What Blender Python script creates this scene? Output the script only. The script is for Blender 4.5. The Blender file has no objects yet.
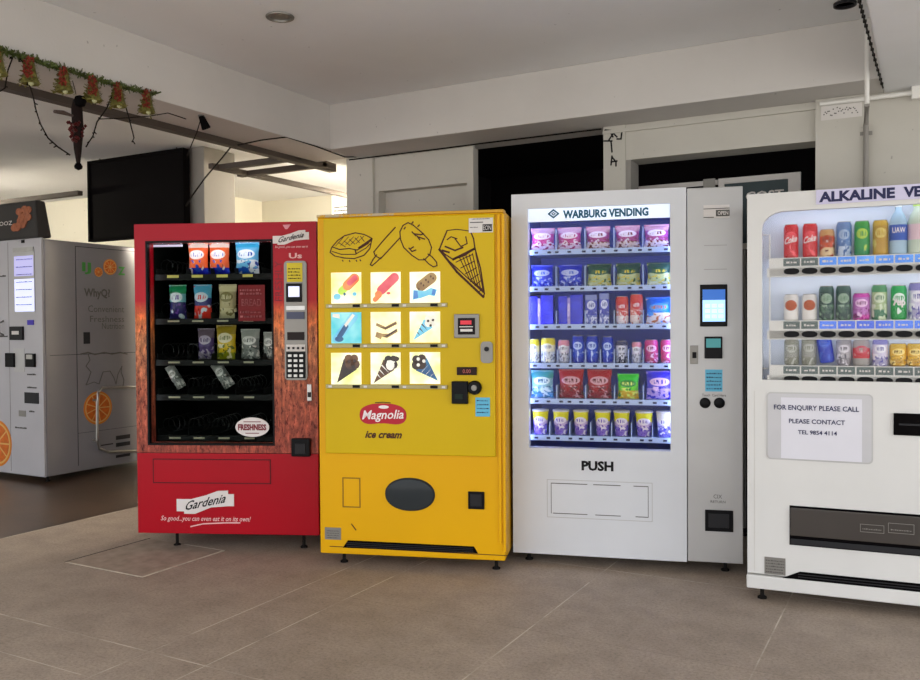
import bpy, bmesh, math, random
from mathutils import Vector, Matrix
R = math.radians
scene = bpy.context.scene
col = scene.collection
random.seed(7)

# ------------------------------------------------------------------ camera
CAM_H, FOC = 1.28, 854.77
PITCH, ROLL, YAW = R(1.004), R(.386), R(28.712)
cam_data = bpy.data.cameras.new('camera')
cam_data.sensor_width = 36.0
cam_data.lens = 36.0 * FOC / 920.0
cam = bpy.data.objects.new('camera', cam_data)
col.objects.link(cam)
cam.matrix_world = (Matrix.Translation((0, 0, CAM_H)) @ Matrix.Rotation(YAW, 4, 'Z')
                    @ Matrix.Rotation(R(90) - PITCH, 4, 'X') @ Matrix.Rotation(-ROLL, 4, 'Z'))
scene.camera = cam

def ray(px, py):
    ur = (px - 460) / FOC; vr = (340 - py) / FOC
    u = ur * math.cos(ROLL) + vr * math.sin(ROLL)
    v = -ur * math.sin(ROLL) + vr * math.cos(ROLL)
    y = math.cos(PITCH) + v * math.sin(PITCH); z = -math.sin(PITCH) + v * math.cos(PITCH)
    return Vector((u * math.cos(YAW) - y * math.sin(YAW), u * math.sin(YAW) + y * math.cos(YAW), z))
def hit(px, py, ax, val):
    """point where the sight line of a pixel of the photograph meets the plane axis=val"""
    d = ray(px, py); o = Vector((0, 0, CAM_H))
    return o + d * ((val - o[ax]) / d[ax])

class Frame:
    """a machine's own axes: u along its front, w back into it, z up; origin on the floor under its front corner"""
    def __init__(s, cx, cy, a):
        s.x = cx * math.cos(YAW) - cy * math.sin(YAW); s.y = cx * math.sin(YAW) + cy * math.cos(YAW)
        s.t = YAW - a
    def L(s, px, py, w=0.0):
        d = ray(px, py); n = Vector((-math.sin(s.t), math.cos(s.t), 0)); e = Vector((math.cos(s.t), math.sin(s.t), 0))
        o = Vector((s.x, s.y, 0)) + n * w; c = Vector((0, 0, CAM_H))
        p = c + d * ((o - c).dot(n) / d.dot(n))
        return (p - o).dot(e), p.z
    def world(s, u, w, z):
        return Vector((s.x + u * math.cos(s.t) - w * math.sin(s.t), s.y + u * math.sin(s.t) + w * math.cos(s.t), z))

# ------------------------------------------------------------------ materials
def srgb(c):
    if isinstance(c, str):
        c = [int(c[i:i + 2], 16) / 255 for i in (0, 2, 4)]
    return tuple((v / 12.92 if v <= .04045 else ((v + .055) / 1.055) ** 2.4) for v in c[:3]) + (1,)
def newmat(name):
    m = bpy.data.materials.new(name); m.use_nodes = True
    nt = m.node_tree; return m, nt, nt.nodes['Principled BSDF']
def coords(nt, kind='Object', scale=(1, 1, 1), loc=(0, 0, 0)):
    tc = nt.nodes.new('ShaderNodeTexCoord'); mp = nt.nodes.new('ShaderNodeMapping')
    mp.inputs['Scale'].default_value = scale; mp.inputs['Location'].default_value = loc
    nt.links.new(tc.outputs[kind], mp.inputs['Vector']); return mp.outputs['Vector']
def noise(nt, vec, scale, detail=3, rough=.5):
    n = nt.nodes.new('ShaderNodeTexNoise'); n.inputs['Scale'].default_value = scale
    n.inputs['Detail'].default_value = detail; n.inputs['Roughness'].default_value = rough
    nt.links.new(vec, n.inputs['Vector']); return n.outputs['Fac']
def ramp(nt, fac, stops, interp='LINEAR'):
    r = nt.nodes.new('ShaderNodeValToRGB'); cr = r.color_ramp; cr.interpolation = interp
    while len(cr.elements) < len(stops): cr.elements.new(.5)
    for e, (p, c) in zip(cr.elements, stops): e.position = p; e.color = c if len(c) == 4 else srgb(c)
    nt.links.new(fac, r.inputs['Fac']); return r.outputs['Color']
def mixc(nt, fac, a, b, blend='MIX'):
    m = nt.nodes.new('ShaderNodeMix'); m.data_type = 'RGBA'; m.blend_type = blend
    for k, v in ((0, fac), (6, a), (7, b)):
        if hasattr(v, 'is_output'): nt.links.new(v, m.inputs[k])
        else: m.inputs[k].default_value = v
    return m.outputs[2]
def math_(nt, op, a, b=0.0, c=0.0):
    m = nt.nodes.new('ShaderNodeMath'); m.operation = op
    for k, v in enumerate((a, b, c)):
        if hasattr(v, 'is_output'): nt.links.new(v, m.inputs[k])
        else: m.inputs[k].default_value = v
    return m.outputs[0]
def W1(v): return (v, v, v, 1)

_cache = {}
def paint(name, c, rough=.5, metal=0.0, var=.06, scale=3.0, bump=0.0, spec=None, emit=0.0, ecol=None):
    """plain coloured finish with slight uneven tone"""
    if name in _cache: return _cache[name]
    m, nt, b = newmat(name); base = srgb(c)
    v = coords(nt)
    n = noise(nt, v, scale, 4)
    lo = tuple(max(0, x * (1 - var)) for x in base[:3]) + (1,); hi = tuple(min(1, x * (1 + var)) for x in base[:3]) + (1,)
    nt.links.new(ramp(nt, n, [(.3, lo), (.7, hi)]), b.inputs['Base Color'])
    b.inputs['Roughness'].default_value = rough; b.inputs['Metallic'].default_value = metal
    b.inputs['Specular IOR Level'].default_value = (.12 if max(base[:3]) < .05 else .3) if spec is None else spec
    if bump:
        bp = nt.nodes.new('ShaderNodeBump'); bp.inputs['Strength'].default_value = bump; bp.inputs['Distance'].default_value = .01
        nt.links.new(noise(nt, v, scale * 8, 5), bp.inputs['Height']); nt.links.new(bp.outputs[0], b.inputs['Normal'])
    if emit:
        b.inputs['Emission Color'].default_value = srgb(ecol or c); b.inputs['Emission Strength'].default_value = emit
    _cache[name] = m; return m
def wall_paint(name, c, stain=.10, rough=.85):
    m, nt, b = newmat(name); base = srgb(c); v = coords(nt)
    a = ramp(nt, noise(nt, v, 1.1, 5, .6), [(.3, tuple(x * (1 - stain) for x in base[:3]) + (1,)), (.65, base)])
    sp = ramp(nt, noise(nt, v, 26, 2, .5), [(.745, W1(1)), (.78, W1(.62))])
    nt.links.new(mixc(nt, 1.0, a, sp, 'MULTIPLY'), b.inputs['Base Color'])
    b.inputs['Roughness'].default_value = rough
    bp = nt.nodes.new('ShaderNodeBump'); bp.inputs['Strength'].default_value = .12; bp.inputs['Distance'].default_value = .004
    nt.links.new(noise(nt, v, 60, 3), bp.inputs['Height']); nt.links.new(bp.outputs[0], b.inputs['Normal'])
    return m
def deep(c):
    'inks of the wrappers, a little stronger'
    r, g, b = (int(c[i:i + 2], 16) for i in (0, 2, 4)); m_ = (r + g + b) / 3
    return ''.join('%02x' % max(0, min(255, int((m_ + (v - m_) * 1.35) * (.93 if m_ < 200 else 1)))) for v in (r, g, b))
def pack(name, top, mid, bot, blob, blob2=None, t1=.33, t2=.7, scale=7, seed=0.0, th=.54, rough=.35):
    """printed snack wrapper: three bands of colour with blobs of print over them"""
    top, mid, bot, blob = deep(top), deep(mid), deep(bot), deep(blob); blob2 = deep(blob2) if blob2 else None
    m, nt, b = newmat(name)
    g = coords(nt, 'Generated'); sep = nt.nodes.new('ShaderNodeSeparateXYZ'); nt.links.new(g, sep.inputs[0])
    bands = ramp(nt, sep.outputs['Z'], [(0, bot), (t1, mid), (t2, top)], 'CONSTANT')
    v = coords(nt, 'Generated', (1, .2, 1.2), (seed, seed * .7, seed * 1.3))
    n = noise(nt, v, scale * .7, 1, .5); f = ramp(nt, n, [(th + .03, W1(0)), (th + .06, W1(1))])
    low = math_(nt, 'LESS_THAN', sep.outputs['Z'], .46)
    c = mixc(nt, math_(nt, 'MULTIPLY', f, low), bands, srgb(blob))
    if blob2:                                   # a picture of the food, low on the front
        v2 = coords(nt, 'Generated', (1, .2, 1.4), (seed + 5, 3, seed))
        f2 = ramp(nt, noise(nt, v2, scale, 1), [(.56, W1(0)), (.59, W1(1))]); c = mixc(nt, math_(nt, 'MULTIPLY', f2, low), c, srgb(blob2))
    # the brand oval with a line of darker letters in it
    dx = math_(nt, 'DIVIDE', math_(nt, 'SUBTRACT', sep.outputs['X'], .5), .36); dz = math_(nt, 'DIVIDE', math_(nt, 'SUBTRACT', sep.outputs['Z'], .64), .15)
    rr = math_(nt, 'ADD', math_(nt, 'MULTIPLY', dx, dx), math_(nt, 'MULTIPLY', dz, dz))
    c = mixc(nt, math_(nt, 'LESS_THAN', rr, 1.0), c, srgb(blob))
    v3 = coords(nt, 'Generated', (9, .1, 2.2), (seed, 0, 0)); lt = ramp(nt, noise(nt, v3, 1.6, 2), [(.50, W1(0)), (.53, W1(1))])
    ins = math_(nt, 'MULTIPLY', math_(nt, 'LESS_THAN', rr, .6), math_(nt, 'LESS_THAN', math_(nt, 'ABSOLUTE', dz), .45))
    c = mixc(nt, math_(nt, 'MULTIPLY', lt, ins), c, srgb(blob2 or bot))
    nt.links.new(c, b.inputs['Base Color']); b.inputs['Roughness'].default_value = rough
    return m
def glass_mat(name, tint='ffffff', refl=.06):
    m, nt, b = newmat(name); nt.nodes.remove(b)
    out = nt.nodes['Material Output']
    tr = nt.nodes.new('ShaderNodeBsdfTransparent'); tr.inputs[0].default_value = srgb(tint)
    gl = nt.nodes.new('ShaderNodeBsdfGlossy'); gl.inputs['Roughness'].default_value = .03
    fr = nt.nodes.new('ShaderNodeFresnel'); fr.inputs[0].default_value = 1.35
    mx = nt.nodes.new('ShaderNodeMixShader')
    gl.inputs['Color'].default_value = W1(.12); mx.inputs[0].default_value = refl; nt.links.new(tr.outputs[0], mx.inputs[1]); nt.links.new(gl.outputs[0], mx.inputs[2])
    nt.links.new(mx.outputs[0], out.inputs[0]); return m
def lamp_mat(name, c, strength):
    m, nt, b = newmat(name)
    b.inputs['Base Color'].default_value = srgb(c); b.inputs['Emission Color'].default_value = srgb(c)
    b.inputs['Emission Strength'].default_value = strength; return m

M = {}
M['wall'] = wall_paint('off_white_wall_paint', 'c6c2b8')
M['beam'] = wall_paint('beam_paint', 'cecac5', .09)
M['ceil'] = wall_paint('ceiling_paint', 'e8e9ea', .06)
M['wall_cream'] = wall_paint('cream_far_wall_paint', 'dcd8c8', .05)
M['column'] = wall_paint('grey_column_paint', '938f89', .06)
M['darkroom'] = paint('painted_room_dark', '1a1618', .9)  # near black colour stands in for the darkness of the room
M['white_metal'] = paint('white_powder_coat', 'e4e2dc', .35, var=.03)
M['white_metal2'] = paint('white_powder_coat_cool', 'd4d6d9', .32, var=.03)
M['grey_metal'] = paint('grey_powder_coat', 'b6b5b3', .35, .25, var=.04)
M['alk'] = paint('ivory_powder_coat', 'd9d8d4', .38, var=.03)
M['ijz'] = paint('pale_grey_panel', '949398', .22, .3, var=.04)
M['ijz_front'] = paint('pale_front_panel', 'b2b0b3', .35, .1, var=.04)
M['black'] = paint('black_plastic', '0e0e10', .4)
M['blackm'] = paint('matt_black', '0a0809', .8, spec=.05)
M['board'] = paint('black_board', '0a0708', .7, spec=.05)
M['dark'] = paint('dark_grey_plastic', '2b2b2d', .45)
M['charcoal'] = paint('charcoal_header', '3a3836', .5)
M['steel'] = paint('brushed_steel', 'a8a6a2', .3, .9, scale=20)
M['steel_dull'] = paint('dull_steel', '88857f', .45, .6)
M['rail'] = paint('brown_grey_rail', '4f463f', .6)
M['text_navy'] = paint('navy_lettering', '23264f', .5)
M['text_teal'] = paint('teal_blue_lettering', '1c5872', .5)
M['text_black'] = paint('black_lettering', '1b1a1b', .6)
M['text_brown'] = paint('brown_ink', '4a2412', .6)
M['text_grey'] = paint('grey_ink', '55534f', .6)
M['text_white'] = paint('white_lettering', 'f0e6e4', .5)
M['text_green'] = paint('green_lettering', '3f8a3a', .5)
M['paper'] = paint('white_paper', 'dcdbe2', .7, var=.03)
M['sticker'] = paint('white_sticker', 'd8d3ce', .5)
M['sticker_blue'] = paint('light_blue_sticker', '5fb4d2', .5)
M['sticker_yellow'] = paint('yellow_sticker', 'dbc72c', .5)
M['ribbon'] = paint('ribbon_white', 'ddd6d2', .5)
M['red_logo'] = paint('red_logo', 'b3152a', .4)
M['cable'] = paint('black_cable', '17130f', .6)
M['price'] = paint('price_tag', 'b9b88e', .6)
M['rubber'] = paint('rubber_foot', '1c1917', .8)
M['glass'] = glass_mat('clear_pane')
M['glass_dark'] = glass_mat('tinted_pane', 'f0f2f0', 0.0)
M['flap'] = paint('dark_smoked_flap', '34383a', .15)
M['tube'] = lamp_mat('cool_tube', 'c6d4ff', 12)
M['tube_red'] = lamp_mat('cool_tube_dim', 'f0f4ff', 15)
M['tube_alk'] = lamp_mat('cool_tube_bright', 'e2ecff', 4)
M['lcd'] = lamp_mat('lit_screen_blue', '9cc4ee', 1.2)
M['lcd_deep'] = lamp_mat('lit_screen_deep_blue', '2a5ca8', .9)
M['lcd_white'] = lamp_mat('lit_screen_white', 'd3d8f5', .75)
M['lcd_lilac'] = lamp_mat('lit_screen_lilac', 'b3b1e2', .6)

# ------------------------------------------------------------------ mesh building
class MB:
    def __init__(s): s.v = []; s.f = []; s.m = []
    def add(s, vs, fs, mi=0):
        o = len(s.v); s.v += [tuple(p) for p in vs]; s.f += [tuple(i + o for i in f) for f in fs]; s.m += [mi] * len(fs); return s
    def box(s, x0, x1, y0, y1, z0, z1, mi=0):
        x0, x1 = sorted((x0, x1)); y0, y1 = sorted((y0, y1)); z0, z1 = sorted((z0, z1))
        return s.add([(x0,y0,z0),(x1,y0,z0),(x1,y1,z0),(x0,y1,z0),(x0,y0,z1),(x1,y0,z1),(x1,y1,z1),(x0,y1,z1)],
              [(0,3,2,1),(4,5,6,7),(0,1,5,4),(1,2,6,5),(2,3,7,6),(3,0,4,7)], mi)
    def tube(s, pts, r, n=8, mi=0, closed=False):
        P = [Vector(p) for p in pts]; k = len(P); vs = []
        for i, p in enumerate(P):
            a = P[(i - 1) % k] if (i or closed) else P[0]; b = P[(i + 1) % k] if (i < k - 1 or closed) else P[-1]
            t = (b - a).normalized(); up = Vector((0, 0, 1)) if abs(t.z) < .9 else Vector((1, 0, 0))
            e1 = t.cross(up).normalized(); e2 = t.cross(e1)
            rr = r[i] if isinstance(r, (list, tuple)) else r
            for j in range(n):
                q = 2 * math.pi * j / n; vs.append(p + (e1 * math.cos(q) + e2 * math.sin(q)) * rr)
        fs = []
        for i in range(k if closed else k - 1):
            for j in range(n):
                a = i * n + j; b = i * n + (j + 1) % n; i2 = (i + 1) % k
                fs.append((a, b, i2 * n + (j + 1) % n, i2 * n + j))
        if not closed: fs += [tuple(range(n))[::-1], tuple((k - 1) * n + j for j in range(n))]
        return s.add(vs, fs, mi)
    def lathe(s, prof, c=(0, 0, 0), n=20, axis='z', mi=0, mis=None):
        """prof: (radius, height) from one end to the other"""
        vs = []
        for r, h in prof:
            for j in range(n):
                q = 2 * math.pi * j / n; a, b = r * math.cos(q), r * math.sin(q)
                p = (a, b, h) if axis == 'z' else ((a, h, b) if axis == 'y' else (h, a, b))
                vs.append((c[0] + p[0], c[1] + p[1], c[2] + p[2]))
        fs = []; ms = []
        for i in range(len(prof) - 1):
            for j in range(n):
                fs.append((i * n + j, i * n + (j + 1) % n, (i + 1) * n + (j + 1) % n, (i + 1) * n + j))
        fs += [tuple(range(n))[::-1], tuple((len(prof) - 1) * n + j for j in range(n))]
        return s.add(vs, fs, mi)
    def plate(s, pts, y0, y1, mi=0):
        """polygon given in (x, z), counter-clockwise seen from the front, from depth y0 back to y1"""
        n = len(pts)
        vs = [(x, y0, z) for x, z in pts] + [(x, y1, z) for x, z in pts]
        fs = [tuple(range(n)), tuple(range(n, 2 * n))[::-1]] + [((i + 1) % n, i, n + i, n + (i + 1) % n) for i in range(n)]
        return s.add(vs, fs, mi)
    def stroke(s, pts, w, y0, y1, mi=0, closed=False):
        """a drawn line of width w on the front"""
        P = [Vector((a, b)) for a, b in pts]
        if closed: P.append(P[0])
        for a, b in zip(P, P[1:]):
            d = b - a
            if d.length < 1e-6: continue
            t = d.normalized() * w * .35; n = Vector((-d.y, d.x)).normalized() * w / 2
            q = [a - t - n, b + t - n, b + t + n, a - t + n]
            s.plate([(p.x, p.y) for p in q], y0, y1, mi)
        return s
    def build(s, name, mats, parent=None, bevel=0.0, smooth=False, fixn=True, seg=2):
        me = bpy.data.meshes.new(name); me.from_pydata(s.v, [], s.f)
        if not isinstance(mats, (list, tuple)): mats = [mats]
        for m in mats: me.materials.append(m)
        for p, mi in zip(me.polygons, s.m): p.material_index = mi
        bm = bmesh.new(); bm.from_mesh(me)
        if fixn: bmesh.ops.recalc_face_normals(bm, faces=bm.faces)
        if bevel:
            es = [e for e in bm.edges if len(e.link_faces) == 2 and e.calc_face_angle(0) > .6]
            bmesh.ops.bevel(bm, geom=es, offset=bevel, segments=seg, profile=.6, affect='EDGES', clamp_overlap=True)
        if smooth:
            for f in bm.faces: f.smooth = True
            for e in bm.edges:
                if len(e.link_faces) == 2 and e.calc_face_angle(0) > .7: e.smooth = False
        bm.to_mesh(me); bm.free()
        o = bpy.data.objects.new(name, me); col.objects.link(o)
        if parent: o.parent = parent
        return o
def tag(o, label=None, cat=None, group=None, kind=None):
    if label: o['label'] = label
    if cat: o['category'] = cat
    if group: o['group'] = group
    if kind: o['kind'] = kind
    return o
def struct(name, mb, m, label=None, **k):
    o = mb.build(name, m, **k); o['kind'] = 'structure'
    if label: o['label'] = label
    return o
def empty(name, loc, rz=0):
    o = bpy.data.objects.new(name, None); col.objects.link(o); o.location = loc; o.rotation_euler = (0, 0, rz)
    o.empty_display_size = .1; return o
def oval(cx, cz, rx, rz, n=28, e=1.0):
    return [(cx + rx * math.copysign(abs(math.cos(2 * math.pi * i / n)) ** e, math.cos(2 * math.pi * i / n)),
             cz + rz * math.copysign(abs(math.sin(2 * math.pi * i / n)) ** e, math.sin(2 * math.pi * i / n))) for i in range(n)]
def rrect(x0, x1, z0, z1, r, n=5):
    out = []
    for cx, cz, a0 in ((x1 - r, z0 + r, -90), (x1 - r, z1 - r, 0), (x0 + r, z1 - r, 90), (x0 + r, z0 + r, 180)):
        for i in range(n + 1):
            a = R(a0 + 90 * i / n); out.append((cx + r * math.cos(a), cz + r * math.sin(a)))
    return out
def outline(mb, x0, x1, z0, z1, w, y0, y1, mi=0):
    mb.box(x0, x1, y0, y1, z0, z0 + w, mi); mb.box(x0, x1, y0, y1, z1 - w, z1, mi)
    mb.box(x0, x0 + w, y0, y1, z0 + w, z1 - w, mi); mb.box(x1 - w, x1, y0, y1, z0 + w, z1 - w, mi)
def text(mb, body, x0, x1, z0, z1, y0, y1, shear=0.0, bold=0.0, slope=0.0, mi=0, vertical=False):
    """lettering fitted into a rectangle of the front plane"""
    cu = bpy.data.curves.new('lettering_source', 'FONT'); cu.body = body; cu.size = 1; cu.offset = bold; cu.resolution_u = 2
    ob = bpy.data.objects.new('lettering_source', cu); col.objects.link(ob)
    dg = bpy.context.evaluated_depsgraph_get(); me = ob.evaluated_get(dg).to_mesh()
    V = [(v.co.x + v.co.y * shear, v.co.y) for v in me.vertices]; F = [tuple(p.vertices) for p in me.polygons]
    ob.evaluated_get(dg).to_mesh_clear(); bpy.data.objects.remove(ob); bpy.data.curves.remove(cu)
    if vertical: V = [(-b, a) for a, b in V]
    ax, bx = min(v[0] for v in V), max(v[0] for v in V); az, bz = min(v[1] for v in V), max(v[1] for v in V)
    vs = []
    for a, b in V:
        s_ = (a - ax) / (bx - ax); x = x0 + (x1 - x0) * s_; z = z0 + (z1 - z0) * (b - az) / (bz - az) + slope * (x - x0)
        vs.append((x, y0, z))
    mb.add(vs, F, mi); return mb
def scribble(mb, x0, x1, z, h, y0, y1, n=None, mi=0, seed=1):
    """a line of print too small to read: broken strokes"""
    rnd = random.Random(seed); x = x0
    while x < x1 - h * .3:
        w = rnd.uniform(.4, 1.6) * h; w = min(w, x1 - x)
        mb.box(x, x + w, y0, y1, z, z + h * rnd.uniform(.6, 1), mi); x += w + h * rnd.uniform(.3, .7)
    return mb

# ================================================================== THE SETTING
CZ, BZ = 2.81, 2.50       # slab and beam undersides
WY = 5.10                 # back wall face
# floor: worn brown-grey screed tiles with pale joints; dark glossy tiles at the far side
def floor_material():
    m, nt, b = newmat('worn_floor_tiles'); v = coords(nt)
    sep = nt.nodes.new('ShaderNodeSeparateXYZ'); nt.links.new(v, sep.inputs[0])
    fine = noise(nt, v, 75, 4, .8); big = noise(nt, v, .9, 4, .6); med = noise(nt, v, 6, 4, .6)
    base = ramp(nt, big, [(.3, '9d8d7d'), (.7, 'b3a393')])
    base = mixc(nt, 1.0, base, ramp(nt, fine, [(.32, W1(.62)), (.5, W1(.95)), (.72, W1(1.15))]), 'MULTIPLY')
    base = mixc(nt, 1.0, base, ramp(nt, med, [(.35, W1(.84)), (.6, W1(1.0))]), 'MULTIPLY')
    def line(axis, val, w):
        d = math_(nt, 'ABSOLUTE', math_(nt, 'SUBTRACT', sep.outputs[axis], val)); return math_(nt, 'LESS_THAN', d, w)
    tot = None
    for axis, val, w in [('X', -.56, .003), ('X', -1.47, .003), ('X', -2.39, .003), ('X', -2.69, .003), ('Y', 2.345, .004), ('Y', 2.07, .002),
                         ('Y', 4.25, .003), ('X', -4.94, .006), ('Y', .9, .003), ('X', .4, .003)]:
        l = line(axis, val, w); tot = l if tot is None else math_(nt, 'MAXIMUM', tot, l)
    wob = ramp(nt, noise(nt, v, 4, 3), [(.42, W1(.15)), (.55, W1(.9))])
    c = mixc(nt, math_(nt, 'MULTIPLY', tot, wob), base, srgb('cfc4b4'))
    # tile edges that read darker
    dark = math_(nt, 'MAXIMUM', line('X', -3.30, .002), line('Y', 3.26, .002))
    c = mixc(nt, math_(nt, 'MULTIPLY', dark, .3), c, srgb('4a4038'))
    isd = math_(nt, 'LESS_THAN', sep.outputs['X'], -4.945)
    dk = ramp(nt, noise(nt, v, 2.2, 4), [(.3, '3c2a1a'), (.7, '503a27')])
    br = nt.nodes.new('ShaderNodeTexBrick'); br.offset = 0; br.inputs['Scale'].default_value = 1
    br.inputs['Brick Width'].default_value = .6; br.inputs['Row Height'].default_value = .6; br.inputs['Mortar Size'].default_value = .004
    br.inputs['Color1'].default_value = W1(1); br.inputs['Color2'].default_value = W1(.9); br.inputs['Mortar'].default_value = W1(.6)
    nt.links.new(v, br.inputs['Vector'])
    dk = mixc(nt, 1.0, dk, br.outputs[0], 'MULTIPLY')
    nt.links.new(mixc(nt, isd, c, dk), b.inputs['Base Color'])
    nt.links.new(math_(nt, 'ADD', math_(nt, 'MULTIPLY', isd, -.27), .68), b.inputs['Roughness'])
    bp = nt.nodes.new('ShaderNodeBump'); bp.inputs['Strength'].default_value = .15; bp.inputs['Distance'].default_value = .003
    nt.links.new(fine, bp.inputs['Height']); nt.links.new(bp.outputs[0], b.inputs['Normal'])
    return m
struct('floor', MB().box(-15, 4.5, -3.5, 9, -.1, 0), floor_material(), 'worn brown grey tiled floor with pale joints')
struct('ceiling', MB().box(-15, 3.2, -1.4, 9, CZ, CZ + .2), M['ceil'], 'flat grey painted ceiling slab')
# beams
def beam(n, x0, x1, y0, y1, label):
    struct('trim_%d' % n, MB().box(x0, x1, y0, y1, BZ, CZ), M['beam'], label, bevel=.006)
beam(1, -4.0, -3.632, -1.4, WY, 'cream downstand beam hung with tinsel')
beam(2, -3.65, -.21, 4.78, WY + .2, 'cream downstand beam above the vending machines')
struct('trim_3', MB().box(-.21, 1.2, -1.4, WY + .2, BZ, CZ), M['ceil'], 'wide downstand beam over the drinks machine', bevel=.006)
# back wall, with two dark openings
w = MB()
w.box(-3.73, -3.50, WY, WY + .2, 0, BZ)                         # plain end pier
w.box(-3.50, -2.75, WY + .03, WY + .2, 2.245, BZ)               # above the blind recess
w.box(-3.50, -3.47, WY + .03, WY + .2, 0, 2.245); w.box(-2.75, -2.70, WY + .03, WY + .06, 0, BZ)
w.box(-3.47, -2.75, WY + .12, WY + .2, 0, 2.245)                # blind recess
w.box(-1.77, -1.63, WY, WY + .2, 0, BZ)
w.box(-1.63, -.545, WY + .01, WY + .2, 2.285, BZ)               # lintel
w.box(-1.77, -.545, WY - .012, WY + .01, 2.455, 2.475)          # painted-over conduit
w.box(-.545, -.30, WY - .03, WY + .2, 0, BZ)
w.box(-.30, 4, WY, WY + .2, 0, BZ)
struct('wall_back', w, M['wall'], 'off white back wall with two dark openings')
struct('wall_side', MB().box(-3.73, -3.53, WY + .2, 9, 0, CZ), M['wall'], 'side wall of the unlit room')
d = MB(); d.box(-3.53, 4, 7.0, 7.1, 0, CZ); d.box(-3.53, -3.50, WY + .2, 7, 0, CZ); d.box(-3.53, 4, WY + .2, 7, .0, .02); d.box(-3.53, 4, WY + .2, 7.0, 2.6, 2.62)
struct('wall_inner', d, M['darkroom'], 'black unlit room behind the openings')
struct('window_1', MB().box(-1.63, -1.60, WY + .01, WY + .17, 0, 2.285), M['column'], 'painted reveal of the wide opening')
# far room beyond the beam with the tinsel
struct('wall_far', MB().box(-15, -3.73, 8.07, 8.27, 0, CZ), M['wall_cream'], 'bright cream far wall')
struct('wall_far_block', MB().box(-15, -7.18, 6.75, 8.07, 0, CZ), M['wall_cream'], 'bright cream wall block standing forward of the far wall')
struct('wall_left', MB().box(-15.2, -15, -3, 9, 0, CZ), M['wall_cream'])
struct('column', MB().box(-5.98, -5.38, 5.33, 5.70, 0, CZ), M['column'], 'square grey column behind the red machine', bevel=.01)
# ------------------------------------------------------------------ ceiling fittings
dl = hit(280, 16, 2, CZ)
t = empty('downlight', (dl.x, dl.y, CZ))
tag(t, 'small round recessed downlight, unlit, in the grey ceiling', 'light')
MB().lathe([(.064, 0), (.070, -.004), (.068, -.010), (.050, -.012), (.047, .0)], n=28).build('trim_ring', M['steel_dull'], t, smooth=True)
MB().lathe([(.048, -.002), (.042, -.004), (.02, -.005)], n=24).build('bulb_lens', M['steel_dull'], t, smooth=True)
rg = hit(845, 3, 2, CZ)
t = MB().lathe([(.044, 0), (.052, 0), (.052, -.014), (.044, -.014), (.044, 0)], (0, 0, 0), 24).build('smoke_detector_ring', M['dark'], smooth=True)
t.location = (rg.x, rg.y, CZ); tag(t, 'small dark ring fitting on the ceiling above the drinks machine', 'ceiling fitting')
# the metal frame of rails hung beyond the beam
t = empty('ceiling_rail_frame', (-4.05, 0, BZ))
tag(t, 'brown metal rail frame running under the ceiling beside the tinsel beam', 'rail')
RX = -4.04
def rail(x0, x1, y0, y1, z0=-.035, z1=.03): return MB().box(x0 + 4.05, x1 + 4.05, y0, y1, z0, z1).build('rail', M['rail'], t, bevel=.004)
rail(RX - .03, -4.0, -1.3, 5.34)
rail(-4.80, -4.75, 4.80, 6.55, -.02, .02)
rail(-4.80, -4.0, 4.86, 4.92, -.02, .02)
rail(-4.86, -4.0, 5.17, 5.23, -.02, .02)
rail(-4.20, -4.07, 4.80, 5.30, -.0, .035)
t = MB().box(-8.4, -6.69, 5.10, 5.15, 2.47, 2.51).build('ceiling_rail', M['rail']); tag(t, 'short brown rail above the juice machine', 'rail')
MB().tube([(-8.3, 5.12, 2.50), (-8.3, 5.12, CZ)], .006, 6).build('hanger_rod', M['rail'], t)
MB().tube([(-7.98, 5.12, 2.50), (-7.98, 5.12, CZ)], .006, 6).build('hanger_rod', M['rail'], t)
# black board hanging in front of the column
b0 = hit(88, 157, 1, 5.23); b1 = hit(184, 141, 1, 5.23)
t = empty('hanging_board', ((b0.x + b1.x) / 2, 5.23, 2.06))
tag(t, 'large black board hung from the ceiling beside the grey column, above the juice machine', 'board')
hw = (b1.x - b0.x) / 2
MB().box(-hw, hw, 0, .06, 0, 2.79 - 2.06).build('panel', M['board'], t, bevel=.004)
fr = MB(); outline(fr, -hw, hw, 0, 2.79 - 2.06, .025, -.012, 0); fr.build('frame', M['blackm'], t)
MB().tube([(-hw * .8, .03, .72), (-hw * .8, .03, CZ - 2.06)], .006).build('hanger', M['rail'], t)
MB().tube([(hw * .8, .03, .72), (hw * .8, .03, CZ - 2.06)], .006).build('hanger', M['rail'], t)
# white notice on the far wall
n0 = hit(332, 196, 1, 8.06); n1 = hit(346, 222, 1, 8.06)
t = empty('wall_notice', (n0.x, 8.06, n1.z)); tag(t, 'bright white notice on the far wall just past the wall end', 'notice')
MB().box(0, .55, -.01, .005, -.3, n0.z - n1.z).build('sheet', lamp_mat('self_lit_white_sheet', 'f3f1ea', .35), t)  # weak glow of the sheet stands in for daylight on it
sb = MB()
for k in range(4): sb = MB(); scribble(sb, .04, .4, .05 + k * .04, .012, -.014, -.0105, seed=k); sb.build('print_line', M['text_grey'], t)

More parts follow.
